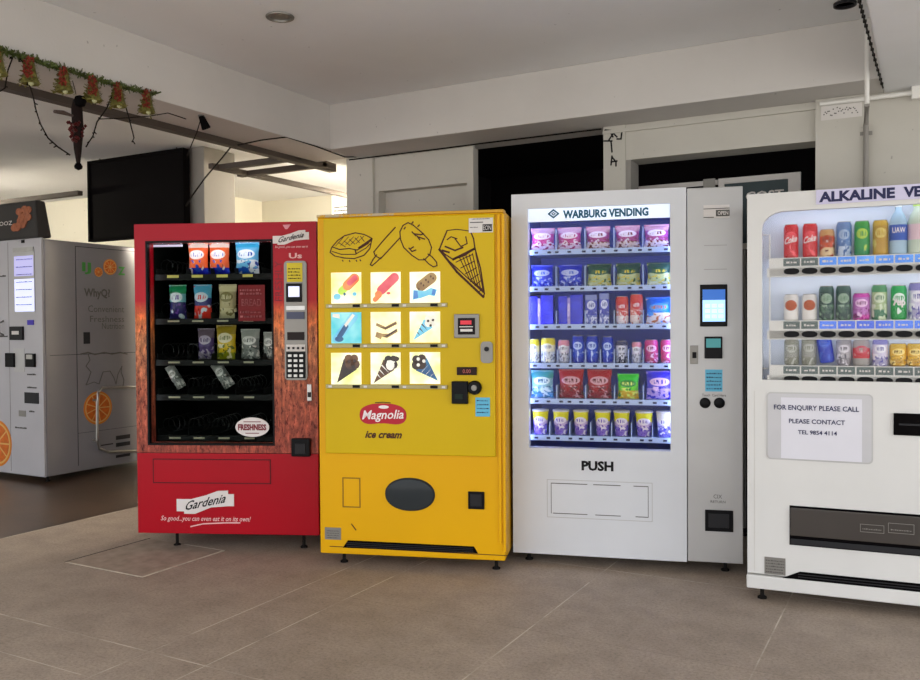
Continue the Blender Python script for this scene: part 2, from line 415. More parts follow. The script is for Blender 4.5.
# pipe and conduits by the drinks machine
pp = hit(867, 60, 1, 4.70)
t = empty('conduit_pipe', (pp.x, 4.70, 0)); tag(t, 'white vertical conduit pipe dropping down the wall behind the drinks machine', 'pipe')
lo = hit(866, 150, 1, WY - .045)
MB().tube([(0, 0, 2.72), (0, 0, 2.36)], .0115, 12).build('upper_pipe', M['white_metal'], t, smooth=True)
MB().tube([(0, 0, 2.36), (lo.x - pp.x, WY - .045 - 4.70, 2.33), (lo.x - pp.x, WY - .045 - 4.70, .0)], .013, 12).build('lower_pipe', M['column'], t, smooth=True)  # lower run coloured grey to stand in for the shade on it
for z in (2.28, 1.2): MB().box(lo.x - pp.x - .03, lo.x - pp.x + .03, WY - .032 - 4.70, WY - .022 - 4.70, z, z + .02).build('clip', M['steel_dull'], t)
c0 = hit(820, 101, 1, WY - .05); c1 = hit(916, 89, 1, WY - .05)
t = MB().tube([(c0.x, WY - .05, 2.47), (c1.x + 1.0, WY - .05, 2.47)], .012, 10).build('wall_conduit', M['white_metal'], smooth=True)
tag(t, 'white conduit running along the top of the wall beside the vertical pipe', 'pipe')
bx = hit(916, 93, 1, WY - .06); MB().box(bx.x - .02, bx.x + .03, WY - .075, WY - .03, 2.435, 2.5).build('coupling', M['white_metal'], t)
# notice strip at the head of the pier
q0 = hit(821, 103, 1, WY - .035); q1 = hit(862, 116, 1, WY - .035)
t = MB().box(q0.x, q1.x, WY - .034, WY - .0305, q1.z, q0.z - .02).build('pier_notice', M['sticker']); tag(t, 'narrow speckled paper strip stuck across the head of the wall pier', 'notice')
sb = MB()
rnd = random.Random(3)
for k in range(26):
    x = q0.x + .012 + k * (q1.x - q0.x - .03) / 26; z = (q0.z + q1.z) / 2 - .01 + rnd.uniform(-.02, .02); sb.box(x, x + .006, WY - .0355, WY - .0345, z, z + .006)
sb.build('print', M['text_grey'], t)
# painted characters on the pier between the openings
t = MB()
rnd = random.Random(11)
def wallpx(px, py): p = hit(px, py, 1, WY - .0012); return p.x, p.z
for a in ([(605, 130), (616, 131)], [(607, 133), (614, 132), (609, 140)], [(604, 141), (612, 141)], [(611, 133), (613, 137)], [(617, 132), (622, 131), (621, 139), (617, 139)],
          [(611, 141), (612, 152)], [(612, 156), (611, 165)], [(612, 157), (616, 162), (616, 166)], [(611, 162), (617, 161)], [(614, 134), (617, 137)]):
    t.stroke([wallpx(*p) for p in a], .009, WY - .003, WY - .0005)
t = t.build('wall_writing', M['text_black']); tag(t, 'black brushed characters written down the pier between the two dark openings', 'writing')
# framed sign inside the second opening
s0 = hit(722, 181, 1, 5.42); s1 = hit(801, 172, 1, 5.42)
t = empty('shop_sign', (s0.x - .02, 5.42, 0)); tag(t, 'dark green framed sign inside the wide dark opening behind the snack machine', 'sign')
sw = s1.x - s0.x + .02; sz = s1.z
MB().box(0, sw, 0, .03, sz - .42, sz).build('panel', paint('dark_green_sign', '39474a', .5), t)
fr = MB(); outline(fr, 0, sw, sz - .44, sz, .035, -.012, 0); fr.box(sw - .07, sw, -.014, 0, sz - .44, sz); fr.build('frame', M['sticker'], t)
tx = hit(746, 196, 1, 5.42); tx2 = hit(784, 190, 1, 5.42)
tm = MB(); text(tm, 'COST', tx.x - t.location.x, tx2.x - t.location.x, tx2.z - .05, tx2.z + .005, -.006, -.001, bold=.02); tm.build('lettering', M['sticker'], t)
MB().tube([(sw * .3, .015, 0), (sw * .3, .015, sz - .4)], .015).build('post', M['steel_dull'], t)
MB().tube([(sw * .8, .015, 0), (sw * .8, .015, sz - .4)], .015).build('post', M['steel_dull'], t)
s0 = hit(637, 188, 1, 5.46); s1 = hit(718, 180, 1, 5.46)
t = empty('partition_frame', (s0.x, 5.46, 0)); tag(t, 'white edged low partition inside the wide dark opening, beside the green sign', 'partition')
pw = s1.x - s0.x; pz = s1.z
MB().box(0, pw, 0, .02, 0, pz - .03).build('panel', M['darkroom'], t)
MB().box(0, pw, -.01, .03, pz - .03, pz).build('top_rail', M['sticker'], t)
MB().box(pw * .83, pw * .97, -.014, -.001, pz - .07, pz + .01).build('bracket', M['steel_dull'], t)

# ------------------------------------------------------------------ tinsel, strings and ornaments on the beam
GX = -3.617
tins_g = paint('green_tinsel', '4e5a2a', .5, var=.5, scale=60)
tins_r = paint('red_tinsel', '7c2c20', .5, var=.5, scale=70)
tins_y = paint('gold_tinsel', '6c6834', .5, var=.5, scale=70)
gp = [(-12, 46), (0, 51), (17, 55), (33, 60), (48, 66), (63, 69), (78, 74), (93, 79), (108, 83), (125, 88), (140, 91), (155, 94)]
pts = [hit(a, b, 0, GX) for a, b in gp]
t = empty('tinsel_garland', pts[6]); tag(t, 'green tinsel garland with bell ornaments stretched along the beam edge', 'garland')
g = MB(); rnd = random.Random(5); P0 = pts[6]
for a, b in zip(pts, pts[1:]):
    for k in range(16):
        c = a.lerp(b, k / 16) - P0
        for j in range(3):
            e = Vector((rnd.uniform(-.6, 1), rnd.uniform(-1, 1), rnd.uniform(-1, 1))).normalized() * rnd.uniform(.015, .03); s_ = e.cross(Vector((1, .3, .2))).normalized() * .004
            q = c + Vector((.012, 0, 0)); g.add([q - s_, q + s_, q + e + s_, q + e - s_], [(0, 1, 2, 3)])
g.build('tinsel', tins_g, t, fixn=False)
MB().tube([p - P0 for p in pts], .007, 6).build('cord', tins_g, t)
for (bx_, by_) in [(-3, 50), (30, 60), (64, 69), (93, 79), (118, 85), (147, 92)]:
    c = hit(bx_, by_, 0, GX + .02) - P0
    gb = MB(); gb.lathe([(.007, 0), (.018, -.01), (.023, -.04), (.030, -.075), (.042, -.105), (.038, -.11), (.01, -.09)], c, 14)
    for k in range(150):
        a = rnd.uniform(0, 6.28); h = rnd.uniform(0, 1); rr = .012 + .033 * h; q = c + Vector((math.cos(a) * rr * .8, math.sin(a) * rr, -.01 - .105 * h))
        e = Vector((math.cos(a), math.sin(a), rnd.uniform(-.8, .8))) * rnd.uniform(.008, .02); s_ = Vector((-math.sin(a), math.cos(a), .3)) * .004
        gb.add([q - s_, q + s_, q + e + s_, q + e - s_], [(0, 1, 2, 3)])
    bell = gb.build('bell_ornament', tins_y, t, fixn=False)
    bo = MB()
    for k in range(60):
        h = rnd.uniform(0, 1); q = c + Vector((.018 + .012 * h + rnd.uniform(-.012, .012), -.018 - .012 * h + rnd.uniform(-.02, .02), .005 - .095 * h)); r_ = rnd.uniform(.004, .007)
        bo.lathe([(.001, -r_), (r_, 0), (.001, r_)], q, 6)
    bo.build('bow', tins_r, bell)
    MB().lathe([(.001, -.012), (.012, -.003), (.012, .004), (.001, .012)], c + Vector((.02, -.01, -.112)), 10).build('clapper', M['price'], bell)
def wire(px, x, name, label, r=.0035, cat='cable', beads=0):
    P = [hit(a, b, 0, x) for a, b in px]; o = MB(); c = P[0]
    o.tube([p - c for p in P], r, 6)
    rn = random.Random(len(px))
    for a, b in zip(P, P[1:]):
        for k in range(beads):
            q = a.lerp(b, rn.random()) - c; e = Vector((0, rn.uniform(-1, 1), rn.uniform(-1, .3))) * .018; o.tube([q, q + e], .003, 5)
    ob = o.build(name, M['cable']); ob.location = c; tag(ob, label, cat); return ob
wire([(14, 54), (8, 70), (5, 88), (-4, 94)], -3.61, 'light_string', 'black light string looped over the garland end nearest the ceiling edge', beads=2)
wire([(17, 55), (23, 62), (28, 80), (33, 96), (36, 110), (41, 125), (48, 138), (58, 147), (70, 155)], -3.62, 'light_string', 'black light string sagging from the garland to the foot of the hanging branch ornament', beads=2)
wire([(116, 82), (112, 96), (107, 108), (97, 122), (93, 136), (86, 147)], -3.62, 'light_string', 'black light string running down from the garland to the ornament, on the column side', beads=2)
wire([(118, 82), (124, 100), (130, 122), (134, 138), (132, 142)], -3.62, 'light_string', 'short black light string dangling free from the garland bell', beads=1)
wire([(201, 118), (197, 132), (191, 146), (187, 156)], -3.7, 'hanging_cable', 'short black cable hanging below the small spotlight', .003)
wire([(234, 143), (222, 158), (205, 178), (192, 196), (186, 206)], -4.05, 'board_cable', 'black cable looping from the rail frame across the grey column', .005)
wire([(238, 145), (262, 140), (287, 137), (315, 146), (345, 157), (358, 157)], -3.64, 'beam_cable', 'black cable along the foot of the beam to the wall end', .005)
wire([(100, 119), (125, 118), (150, 116), (168, 113), (186, 119)], -3.64, 'sagging_cable', 'thin dark cable crossing under the beam near the last bell', .003)
t = MB().tube([(-3.70, WY - .006, 2.488), (-3.0, WY - .006, 2.487), (-2.6, WY - .006, 2.490), (-1.78, WY - .008, 2.489)], .005, 6).build('wall_cable', M['cable']); tag(t, 'thin black cable along the joint of wall and beam above the yellow machine', 'cable')
# branch ornament
c = hit(76, 100, 0, -3.66)
t = empty('branch_ornament', c); tag(t, 'dark hanging branch ornament with red berries below the garland', 'ornament')
sc = .0048
MB().lathe([(.001, -.03), (.022, -.022), (.03, 0), (.022, .022), (.001, .03)], (.03, 0, -.01), 14).build('top_ball', M['blackm'], t, smooth=True)
MB().tube([(0, 0, 0), (0, .004, -8 * sc), (0, .008, -30 * sc), (0, .006, -50 * sc), (0, .008, -66 * sc)], [.014, .026, .026, .018, .008], 10).build('stem', paint('dark_branch', '1c1210', .8, bump=.6), t, smooth=True)
MB().lathe([(.001, -.02), (.017, -.012), (.02, 0), (.012, .014), (.001, .02)], (0, .008, -67 * sc), 14).build('bottom_ball', M['blackm'], t, smooth=True)
bb = MB(); rnd = random.Random(9)
for k in range(34):
    q = Vector((.02 + rnd.uniform(-.01, .02), -.025 + rnd.uniform(-.035, .045), -rnd.uniform(24, 45) * sc)); bb.lathe([(.001, -.009), (.009, 0), (.001, .009)], q, 7)
bb.build('berries', paint('dark_red_berries', '4a1416', .35), t)
MB().tube([(0, -.02, -17 * sc), (0, -.07, -16 * sc), (0, -.12, -17 * sc)], [.006, .011, .008], 8).build('twig', paint('grey_twig', '4c3f3a', .8), t)
MB().tube([(0, 0, .03), (-.05, .02, BZ - c.z)], .002, 5).build('hanging_wire', M['cable'], t)
# small black spotlight under beam
c = hit(201, 114, 0, -3.68); t = empty('spotlight', c); tag(t, 'small black spotlight hung under the tinsel beam before the grey column', 'light')
MB().tube([(0, 0, BZ - c.z), (0, 0, 0)], .006, 8).build('stalk', M['blackm'], t)
MB().lathe([(.012, .02), (.018, 0), (.018, -.012)], (0, 0, 0), 12).build('collar', M['steel_dull'], t, smooth=True)
MB().tube([(0, 0, -.01), (.0, .04, -.075)], [.016, .027], 12).build('lamp_head', M['blackm'], t, smooth=True)
# cable clipped along the edge of the wide beam
P = [hit(858, -4, 2, BZ - .006), hit(866, 26, 2, BZ - .006), hit(875, 60, 2, BZ - .006), hit(883, 88, 2, BZ - .006)]
o = MB().tube([p - P[0] for p in P], .004, 6)
for a, b in zip(P, P[1:]):
    for k in range(6): q = a.lerp(b, k / 6) - P[0]; o.box(q.x - .007, q.x + .007, q.y - .004, q.y + .004, -.005, .006)
o = o.build('clipped_cable', M['cable']); o.location = P[0]; tag(o, 'black cable clipped along the edge of the wide beam above the drinks machine', 'cable')

# manhole cover in the floor by the red machine
t = empty('floor_cover', (-4.13, 3.03, 0)); tag(t, 'square floor access cover with pale rim before the red machine', 'floor cover')
MB().box(.008, .602, .008, .572, .0005, .003).build('cover_plate', paint('cover_plate', '9c8d7e', .7, var=.18, scale=14), t)
rm = MB()
rm.box(.602, .612, 0, .58, .0005, .004); rm.box(.3, .61, .572, .58, .0005, .004); rm.box(.0, .61, 0, .006, .0005, .0035)
rm.build('rim', paint('pale_rim', 'c0b4a2', .7, var=.2, scale=20), t)
MB().box(0, .008, 0, .58, .0005, .0035).build('rim_gap', M['rubber'], t)

# ================================================================== MACHINES
def foot(t, u, w, h, n='foot', r=.021):
    MB().lathe([(r, 0), (r, .008), (.010, .014), (.009, .022), (.009, h + .01)], (u, w, 0), 14).build(n, M['rubber'], t, smooth=True)
def shell(mb, u0, u1, w0, w1, z0, z1, th=.03, mi=0):
    mb.box(u0, u0 + th, w0, w1, z0, z1, mi); mb.box(u1 - th, u1, w0, w1, z0, z1, mi)
    mb.box(u0 + th, u1 - th, w0, w1, z1 - th, z1, mi); mb.box(u0 + th, u1 - th, w0, w1, z0, z0 + th, mi)
    mb.box(u0 + th, u1 - th, w1 - th, w1, z0 + th, z1 - th, mi)
def ring(mb, u0, u1, z0, z1, a0, a1, b0, b1, w0, w1, mi=0):
    """a flat door plate (u,z) with a rectangular hole (a,b)"""
    mb.box(u0, a0, w0, w1, z0, z1, mi); mb.box(a1, u1, w0, w1, z0, z1, mi)
    mb.box(a0, a1, w0, w1, z0, b0, mi); mb.box(a0, a1, w0, w1, b1, z1, mi)
def rect(F, x0, y0, x1, y1, w=0):
    a = F.L(x0, y0, w); b = F.L(x1, y1, w); ym = (y0 + y1) / 2
    ul = F.L(x0, ym, w)[0]; ur = F.L(x1, ym, w)[0]; xm = (x0 + x1) / 2
    return ul, ur, F.L(xm, y1, w)[1], F.L(xm, y0, w)[1]      # u0,u1,z0,z1

# ---------------------------------------------------------------- products
def bag_mesh(w, h, d, seed=0, crimp=.06):
    rnd = random.Random(seed); nx, nz = 10, 12; mb = MB()
    for side in (-1, 1):
        vs = []
        for j in range(nz + 1):
            tz = j / nz
            for i in range(nx + 1):
                tx = i / nx * 2 - 1
                pz = max(0, math.sin(math.pi * min(1, max(0, (tz - crimp) / (1 - 2 * crimp))))) ** .45
                th = d / 2 * pz * max(0, 1 - abs(tx) ** 3) ** .6 + .001
                pinch = 1 - .08 * pz ** 2 + .015 * math.sin(tz * 21 + seed)
                vs.append((tx * w / 2 * pinch, side * (th + (rnd.uniform(-.03, .03) * d if 0 < i < nx and 0 < j < nz else 0)), tz * h))
        fs = [(j * (nx + 1) + i, j * (nx + 1) + i + 1, (j + 1) * (nx + 1) + i + 1, (j + 1) * (nx + 1) + i) for j in range(nz) for i in range(nx)]
        if side > 0: fs = [f[::-1] for f in fs]
        mb.add(vs, fs)
    return mb
def can_mb(r, h): return MB().lathe([(r * .78, 0), (r * .98, h * .05), (r, h * .08), (r, h * .90), (r * .86, h * .965), (r * .86, h * .985)], n=20)
def put(o, F, u, w, z, rz=0, tilt=0):
    o.location = F.world(u, w, z); o.rotation_euler = (0, tilt, F.t + rz)
def dup(o):
    c = o.copy(); col.objects.link(c)
    for ch in list(o.children):
        k = ch.copy(); col.objects.link(k); k.parent = c
    return c
def make_bag(name, w, h, d, m, seed=0):
    o = bag_mesh(w, h, d, seed).build(name, m, smooth=True)
    MB().box(-w * .5, w * .5, -.0022, .0022, h - .012, h + .004).build('top_seal', m, o)
    return o
def make_can(name, r, h, m):
    o = can_mb(r, h).build(name, m, smooth=True)
    MB().lathe([(r * .86, h * .98), (r * .87, h), (r * .8, h), (r * .78, h * .985), (.002, h * .985)], n=20).build('lid', M['steel'], o, smooth=True)
    return o
def make_carton(name, w, h, d, m):
    o = MB().box(-w / 2, w / 2, -d / 2, d / 2, 0, h).build(name, m, bevel=.003); return o
def make_cup(name, r, h, m, lidm):
    o = MB().lathe([(r * .72, 0), (r * .75, .004), (r * .97, h * .92)], n=20).build(name, m, smooth=True)
    MB().lathe([(r * .97, h * .92), (r * 1.03, h * .93), (r * 1.03, h * .97), (r * .9, h)], n=20).build('lid', lidm, o, smooth=True); return o

# ================================================================== RED BREAD MACHINE
F = Frame(-1.854, 4.883, R(4.9)); RW, RZ0, RZ1, RD = 1.057, .10, 1.866, .82
def red_wrap():
    """door skin: red at top, printed wheat field lower down"""
    m, nt, b = newmat('red_door_with_wheat_print'); v = coords(nt)
    sep = nt.nodes.new('ShaderNodeSeparateXYZ'); nt.links.new(v, sep.inputs[0])
    base = ramp(nt, math_(nt, 'DIVIDE', sep.outputs['Z'], 2.0), [(.53 / 2, '96463a'), (.9 / 2, 'a0543c'), (1.2 / 2, 'b8744a'), (1.33 / 2, 'd87038'), (1.43 / 2, 'b80d1e'), (1.8 / 2, 'a80a20')])
    vs = coords(nt, 'Object', (9, 9, 3.2)); n = noise(nt, vs, 5, 6, .8)
    st = noise(nt, coords(nt, 'Object', (1, 1, .22), (3, 0, 0)), 48, 4, .65)
    ear = noise(nt, coords(nt, 'Object', (1, 1, .7)), 24, 3, .7)
    stalk = mixc(nt, .5, ramp(nt, st, [(.38, W1(.45)), (.5, W1(1.0)), (.62, W1(2.6))]), ramp(nt, ear, [(.38, W1(.4)), (.5, W1(1.0)), (.62, W1(2.2))]))
    det = mixc(nt, 1.0, mixc(nt, .75, base, stalk, 'MULTIPLY'), ramp(nt, n, [(.38, '7c2a1c'), (.5, 'ffffff'), (.7, 'ffe9c8')]), 'MULTIPLY')
    f = math_(nt, 'LESS_THAN', sep.outputs['Z'], 1.40)
    fade = ramp(nt, math_(nt, 'SUBTRACT', 1.9, sep.outputs['Z']), [(.46, W1(0)), (.62, W1(1))])
    nt.links.new(mixc(nt, fade, base, det), b.inputs['Base Color']); b.inputs['Roughness'].default_value = .35; b.inputs['Specular IOR Level'].default_value = .2
    return m
M['red'] = paint('glossy_red', 'a8041a', .35, var=.05, spec=.2)
M['red_dark'] = paint('deep_red_edge', '7d1420', .45)
wrap = red_wrap()
t = empty('bread_vending_machine', (F.x, F.y, 0), F.t)
tag(t, 'red bread vending machine with wheat field print and dark window', 'vending machine')
c = MB(); shell(c, .005, RW - .005, .09, RD, RZ0, RZ1 - .01, .035)
c.build('cabinet', M['red_dark'], t)
lin = MB(); shell(lin, .045, RW - .045, .1, RD - .04, .56, RZ1 - .05, .006); lin.build('interior_liner', paint('dark_liner', '090b0a', .6, spec=.05), t)
a0, a1, b0, b1 = rect(F, 148, 241.5, 272.5, 444)
zs = F.L(230, 453)[1]
door = MB(); ring(door, 0, RW, zs, RZ1, a0, a1, b0, b1, 0, .085)
door = door.build('door', wrap, t)
MB().box(0, RW, 0, .085, RZ0, zs - .003).build('lower_panel', M['red'], t, bevel=.004)
fr = MB(); outline(fr, a0 - .008, a1 + .008, b0 - .008, b1 + .008, .010, -.003, .03); fr.build('window_frame', M['black'], door)
MB().box(a0 + .002, a1 - .002, .02, .026, b0 + .002, b1 - .002).build('glass', M['glass_dark'], door)
fl = MB(); r_ = rect(F, 153, 459, 271, 483.5); outline(fl, *r_, .005, -.002, .001); fl.build('delivery_flap_outline', paint('dark_red_joint', '4a0610', .6), t)
MB().box(r_[0] + .006, r_[1] - .006, -.0035, 0, r_[2] + .006, r_[3] - .006).build('delivery_flap', M['red'], t)
def ribbon_logo(parent, x0, y0, x1, y1, nm):
    """white waving ribbon with black script"""
    u0, zb = F.L(x0, y1); u1, zt = F.L(x1, y0); W_ = u1 - u0; H_ = zt - zb
    pts = [(0, .1), (.13, .1), (.13, 0), (.32, 0), (.6, .28), (.9, .34), (1, .34), (1, .85), (.9, .85), (.9, 1), (.72, .98), (.5, .78), (.25, .62), (0, .62)]
    o = MB().plate([(u0 + a * W_, zb + b * H_) for a, b in pts], -.004, -.0005).build(nm, M['ribbon'], parent)
    tm = MB(); text(tm, 'Gardenia', u0 + .16 * W_, u0 + .86 * W_, zb + .14 * H_, zb + .52 * H_, -.0055, -.0045, shear=.5, bold=.012, slope=.36 * H_ / (.7 * W_)); tm.build('lettering', M['text_black'], o)
    return o
ribbon_logo(t, 177, 490.5, 234, 513.5, 'ribbon_logo')
ribbon_logo(door, 273, 230, 309, 245, 'ribbon_logo')
e = F.L(286, 227); MB().plate([(e[0] - .018, e[1] + .012), (e[0] - .004, e[1] - .012), (e[0] + .008, e[1] - .012), (e[0] + .028, e[1] + .014)], -.003, -.0005).build('crest', paint('pink_crest', 'd98f98', .5), door)
tm = MB(); r_ = rect(F, 161, 516, 251, 522.5); text(tm, 'So good...you can even eat it on its own!', *r_, -.002, -.001, shear=.3, bold=.012)
tm.build('slogan', paint('pink_white_script', 'e6b3b2', .5), t); tm = MB(); s_ = [F.L(191, 526.5), F.L(203, 523.8), F.L(225, 522.8), F.L(240, 522.8)]; tm.stroke(s_, .007, -.002, -.0005); tm.build('slogan_underline', paint('pink_white_script', 'e6b3b2', .5), t)
tm = MB(); r_ = rect(F, 275, 245.5, 308, 248.5); text(tm, 'So good...you can even eat it', *r_, -.002, -.001, shear=.3, bold=.01)
tm.build('slogan', paint('pink_white_script', 'e6b3b2', .5), door); tm = MB(); r_ = rect(F, 289, 253, 302, 258.5); text(tm, 'Us', r_[0], r_[1], r_[2], r_[3], -.002, -.001, bold=.03); tm.build('small_emblem', paint('pink_white_script', 'e6b3b2', .5), door)
tm = MB(); r_ = rect(F, 275, 261, 282, 301); text(tm, 'FRESHLY', *r_, -.002, -.001, bold=.0, vertical=True); tm.build('upright_script', M['red_dark'], door)
# payment column
r_ = rect(F, 285, 261, 307.5, 380)
pb = MB().plate(rrect(*r_, .02), -.012, .0).build('payment_panel', M['steel_dull'], door)
def px(name, x0, y0, x1, y1, m, par, d0=-.016, d1=-.011, bev=0, FF=None):
    q = rect(FF or F, x0, y0, x1, y1); return MB().box(q[0], q[1], d0, d1, q[2], q[3]).build(name, m, par, bevel=bev)
st = px('yellow_sticker', 287.5, 263, 303, 282, M['sticker_yellow'], pb, -.014)
q = rect(F, 289, 266, 301, 280); sb = MB()
for k in range(4): scribble(sb, q[0], q[1], q[2] + k * .018 + .005, .007, -.0148, -.0142, seed=k + 3)
sb.build('sticker_print', M['text_black'], pb)
px('card_reader', 287, 283.5, 302.5, 302, M['black'], pb, -.022, -.011, .003)
px('card_reader_screen', 289.5, 286.5, 300.5, 297, M['lcd_white'], pb, -.0235, -.021)
px('note_slot', 287.5, 312, 305, 319, paint('slate_slot', '4b5069', .4), pb, -.02)
px('steel_plate', 287, 306, 305.5, 310, M['steel'], pb, -.016)
px('display', 288, 332, 305, 340, paint('brown_display', '1d0f0c', .2), pb, -.016)
px('coin_button_strip', 287, 344.5, 306, 351, M['sticker'], pb, -.015)
kb = MB()
for k in range(4):
    q = F.L(289.5 + k * 4.7, 348); kb.box(q[0] - .006, q[0] + .006, -.019, -.0145, q[1] - .006, q[1] + .006)
kb.build('coin_buttons', M['black'], pb)
kp = px('keypad', 287.2, 351.8, 306, 378, M['black'], pb, -.018)
for i in range(3):
    for j in range(5):
        q = F.L(290.8 + i * 5.7, 355.5 + j * 5.0); MB().box(q[0] - .010, q[0] + .010, -.021, -.0175, q[1] - .007, q[1] + .007).build('key', M['steel'], kp)
px('lock', 307.5, 384, 312, 401, M['steel'], door, -.01, 0, .003); px('lock_cylinder', 308.3, 392, 311.5, 397, M['dark'], door, -.016, -.009)
px('coin_return', 292.5, 438, 311, 456, M['black'], t, -.03, .01, .006); px('coin_return_door', 296.5, 443, 307, 453, M['dark'], t, -.034, -.028, .002)
# oval sticker
q = F.L(251.5, 427.5); ov = MB().plate(oval(q[0], q[1], .098, .055, 40), .012, .0195)
ov = ov.build('oval_sticker', M['ribbon'], door)
tm = MB(); text(tm, 'FRESHNESS', q[0] - .082, q[0] + .082, q[1] - .018, q[1] + .018, .0105, .0115, bold=.05); tm.build('sticker_lettering', paint('maroon_print', '7a2530', .5), ov); tm = MB()
tm.box(q[0] - .05, q[0] + .05, .010, .0118, q[1] + .029, q[1] + .033); tm.build('sticker_rule', paint('maroon_print', '7a2530', .5), ov); tm = MB(); tm.box(q[0] - .04, q[0] + .04, .010, .0118, q[1] - .036, q[1] - .032); tm.build('sticker_print', paint('maroon_print', '7a2530', .5), ov)
# dark red notice inside the glass
q = rect(F, 238.5, 285, 265, 321, .03); no = MB().box(q[0], q[1], .0275, .030, q[2], q[3]).build('red_notice', paint('dark_red_notice', '8e1a22', .5), door)
tm = MB(); text(tm, 'BREAD', q[0] + .02, q[1] - .02, q[2] + .085, q[2] + .125, .026, .027, bold=.0)
for k, zz in enumerate((.02, .045, .15, .17)): scribble(tm, q[0] + .01, q[1] - .02, q[2] + zz, .012, .026, .0272, seed=k)
tm.build('notice_print', paint('faded_red_print', 'c8787c', .5), no)
for u in (.18, RW - .12):
    for w_ in (.12, RD - .1): foot(t, u, w_, RZ0)
# trays
tray_y = [(274.5), (319), (360.5), (395.5), (436.5)]
TZ = [F.L(215, y, .13)[1] for y in tray_y]
tags_x = [(167.5, 179), (192, 203), (217, 228), (243, 253)]
for k, z in enumerate(TZ):
    tr = MB(); tr.box(.055, RW - .25, .15, .62, z - .006, z); tr.box(.055, RW - .25, .144, .15, z - .03, z + .004)
    for xx in (148, 186, 210, 234, 262): u = F.L(xx, 300, .14)[0]; tr.box(max(u, .06) - .001, max(u, .06) + .001, .152, .6, z, z + .04)
    o = tr.build('tray', paint('dark_tray_metal', '161817', .5), t)
    pt = MB()
    for x0, x1 in tags_x:
        u0 = F.L(x0, 300, .143)[0]; u1 = F.L(x1, 300, .143)[0]; pt.box(u0, u1, .1415, .1435, z - .016, z - .006 if k else z)
    pt.build('price_strip', paint('price_tag_%d' % (k > 0), 'd0cc6a' if k == 0 else 'a8a78c', .6), o)
    for j, xx in enumerate((173, 198, 222, 248)):
        u = F.L(xx, 300, .3)[0]; hx = []
        for s2 in range(61): a = s2 / 60 * 2 * math.pi * 5; hx.append((u + .045 * math.cos(a), .2 + .38 * s2 / 60, z + .052 + .045 * math.sin(a)))
        MB().tube(hx, .0022, 5).build('coil', paint('dark_coil', '3a3d3c', .3, .8), o)
for u in (a0 - .02, a1 + .02): MB().tube([(u, .105, b0 + .05), (u, .105, b1 - .02)], .008, 8).build('added_side_tube', lamp_mat('added_side_glow', 'f0f4ff', 9), t)  # hidden tubes added behind the door frame to brighten the lower packs
zt = F.L(168, 245, .08)[1]
MB().tube([(a0 + .03, .115, b1 + .012), (a1 - .02, .115, b1 + .012)], .009, 8).build('light_tube', M['tube_red'], t)
MB().box(F.L(153, 245, .1)[0], F.L(182, 245, .1)[0], .1, .108, zt - .008, zt + .004).build('tube_end', M['lcd_white'], t)
# bread packs
pk = dict(
  orange=pack('orange_white_wrapper', 'f2ded6', 'eb7a4a', '2a2fa8', 'f4efee', '3556b8', .22, .86, 5, 1.0, .55),
  blue=pack('pale_blue_wrapper', '58b5df', '7fc4e8', '2f62b8', 'eaf2f8', '284f9a', .2, .85, 5, 2.2, .52),
  green=pack('green_topped_wrapper', '2e8f62', '8fc8cc', '2b2c5e', 'cfe0e0', '6a4a90', .5, .75, 5, 3.1, .57),
  bluered=pack('blue_and_red_wrapper', '6fbcd8', '343b74', 'cf4a3c', 'd2e2ea', None, .38, .62, 5, 4.5, .57),
  cream=pack('cream_wrapper', 'e6e0bc', 'c9c39c', 'dcd7b4', '8c875c', None, .3, .8, 6, 5.3, .56),
  purple=pack('purple_brown_wrapper', '6a5f68', '4c3b6c', '8d8894', 'b5aebc', '3a2b58', .25, .7, 7, 6.1, .55),
  yellow=pack('yellow_wrapper', '9c8a3a', 'c9b32b', '8a8f2a', 'd9d4b8', '5f6a2a', .2, .75, 6, 7.7, .55),
  greyw=pack('grey_white_wrapper', 'a8aca6', '7e8480', '8d928e', 'd3d5cf', '4a504c', .3, .7, 7, 8.1, .5))
def redput(kind, x, k, wpx, hpx, label, tilt=0, cat='bread pack', name='bread_pack', w_=.235, dz=0.0):
    s_ = .0060; o = make_bag(name, wpx * s_, hpx * s_, .075, pk[kind], seed=int(x)); u = F.L(x, 300, w_)[0]
    put(o, F, u, w_ + .0, TZ[k] + .004 + dz, 0, tilt); tag(o, label, cat); return o
for x, kd, lb in ((199, 'orange', 'orange and white bread pack beside the empty slot, top shelf of the red machine'),
              (220, 'orange', 'orange and white bread pack next to the pale blue pack in the red machine'),
              (248, 'blue', 'pale blue bread pack on the top shelf of the red machine')):
    redput(kd, x, 0, 20.5 if kd == 'orange' else 24, 31, lb)
redput('green', 178, 1, 17.5, 33, 'green topped bread pack on the second shelf of the red machine')
redput('bluered', 203, 1, 18.5, 33, 'blue and red bread pack on the second shelf of the red machine')
redput('cream', 228, 1, 18, 33, 'cream bread pack beside the dark red notice in the red machine')
redput('purple', 206, 2, 17, 30, 'purple and brown bun pack on the third shelf of the red machine')
redput('yellow', 226, 2, 20, 33, 'yellow bun pack on the third shelf of the red machine')
redput('greyw', 250, 2, 19, 29, 'grey white bun pack beside the yellow one in the red machine')
redput('greyw', 269, 2, 12, 26, 'grey white bun pack half hidden at the window edge, third shelf of the red machine')
redput('greyw', 181, 3, 10, 25, 'slumped grey bun pack nearest the juice machine, fourth shelf of the red machine', -.55, dz=.035)
redput('greyw', 229, 3, 12, 27, 'slumped whitish bun pack amid the fourth shelf of the red machine', -.55, dz=.04)

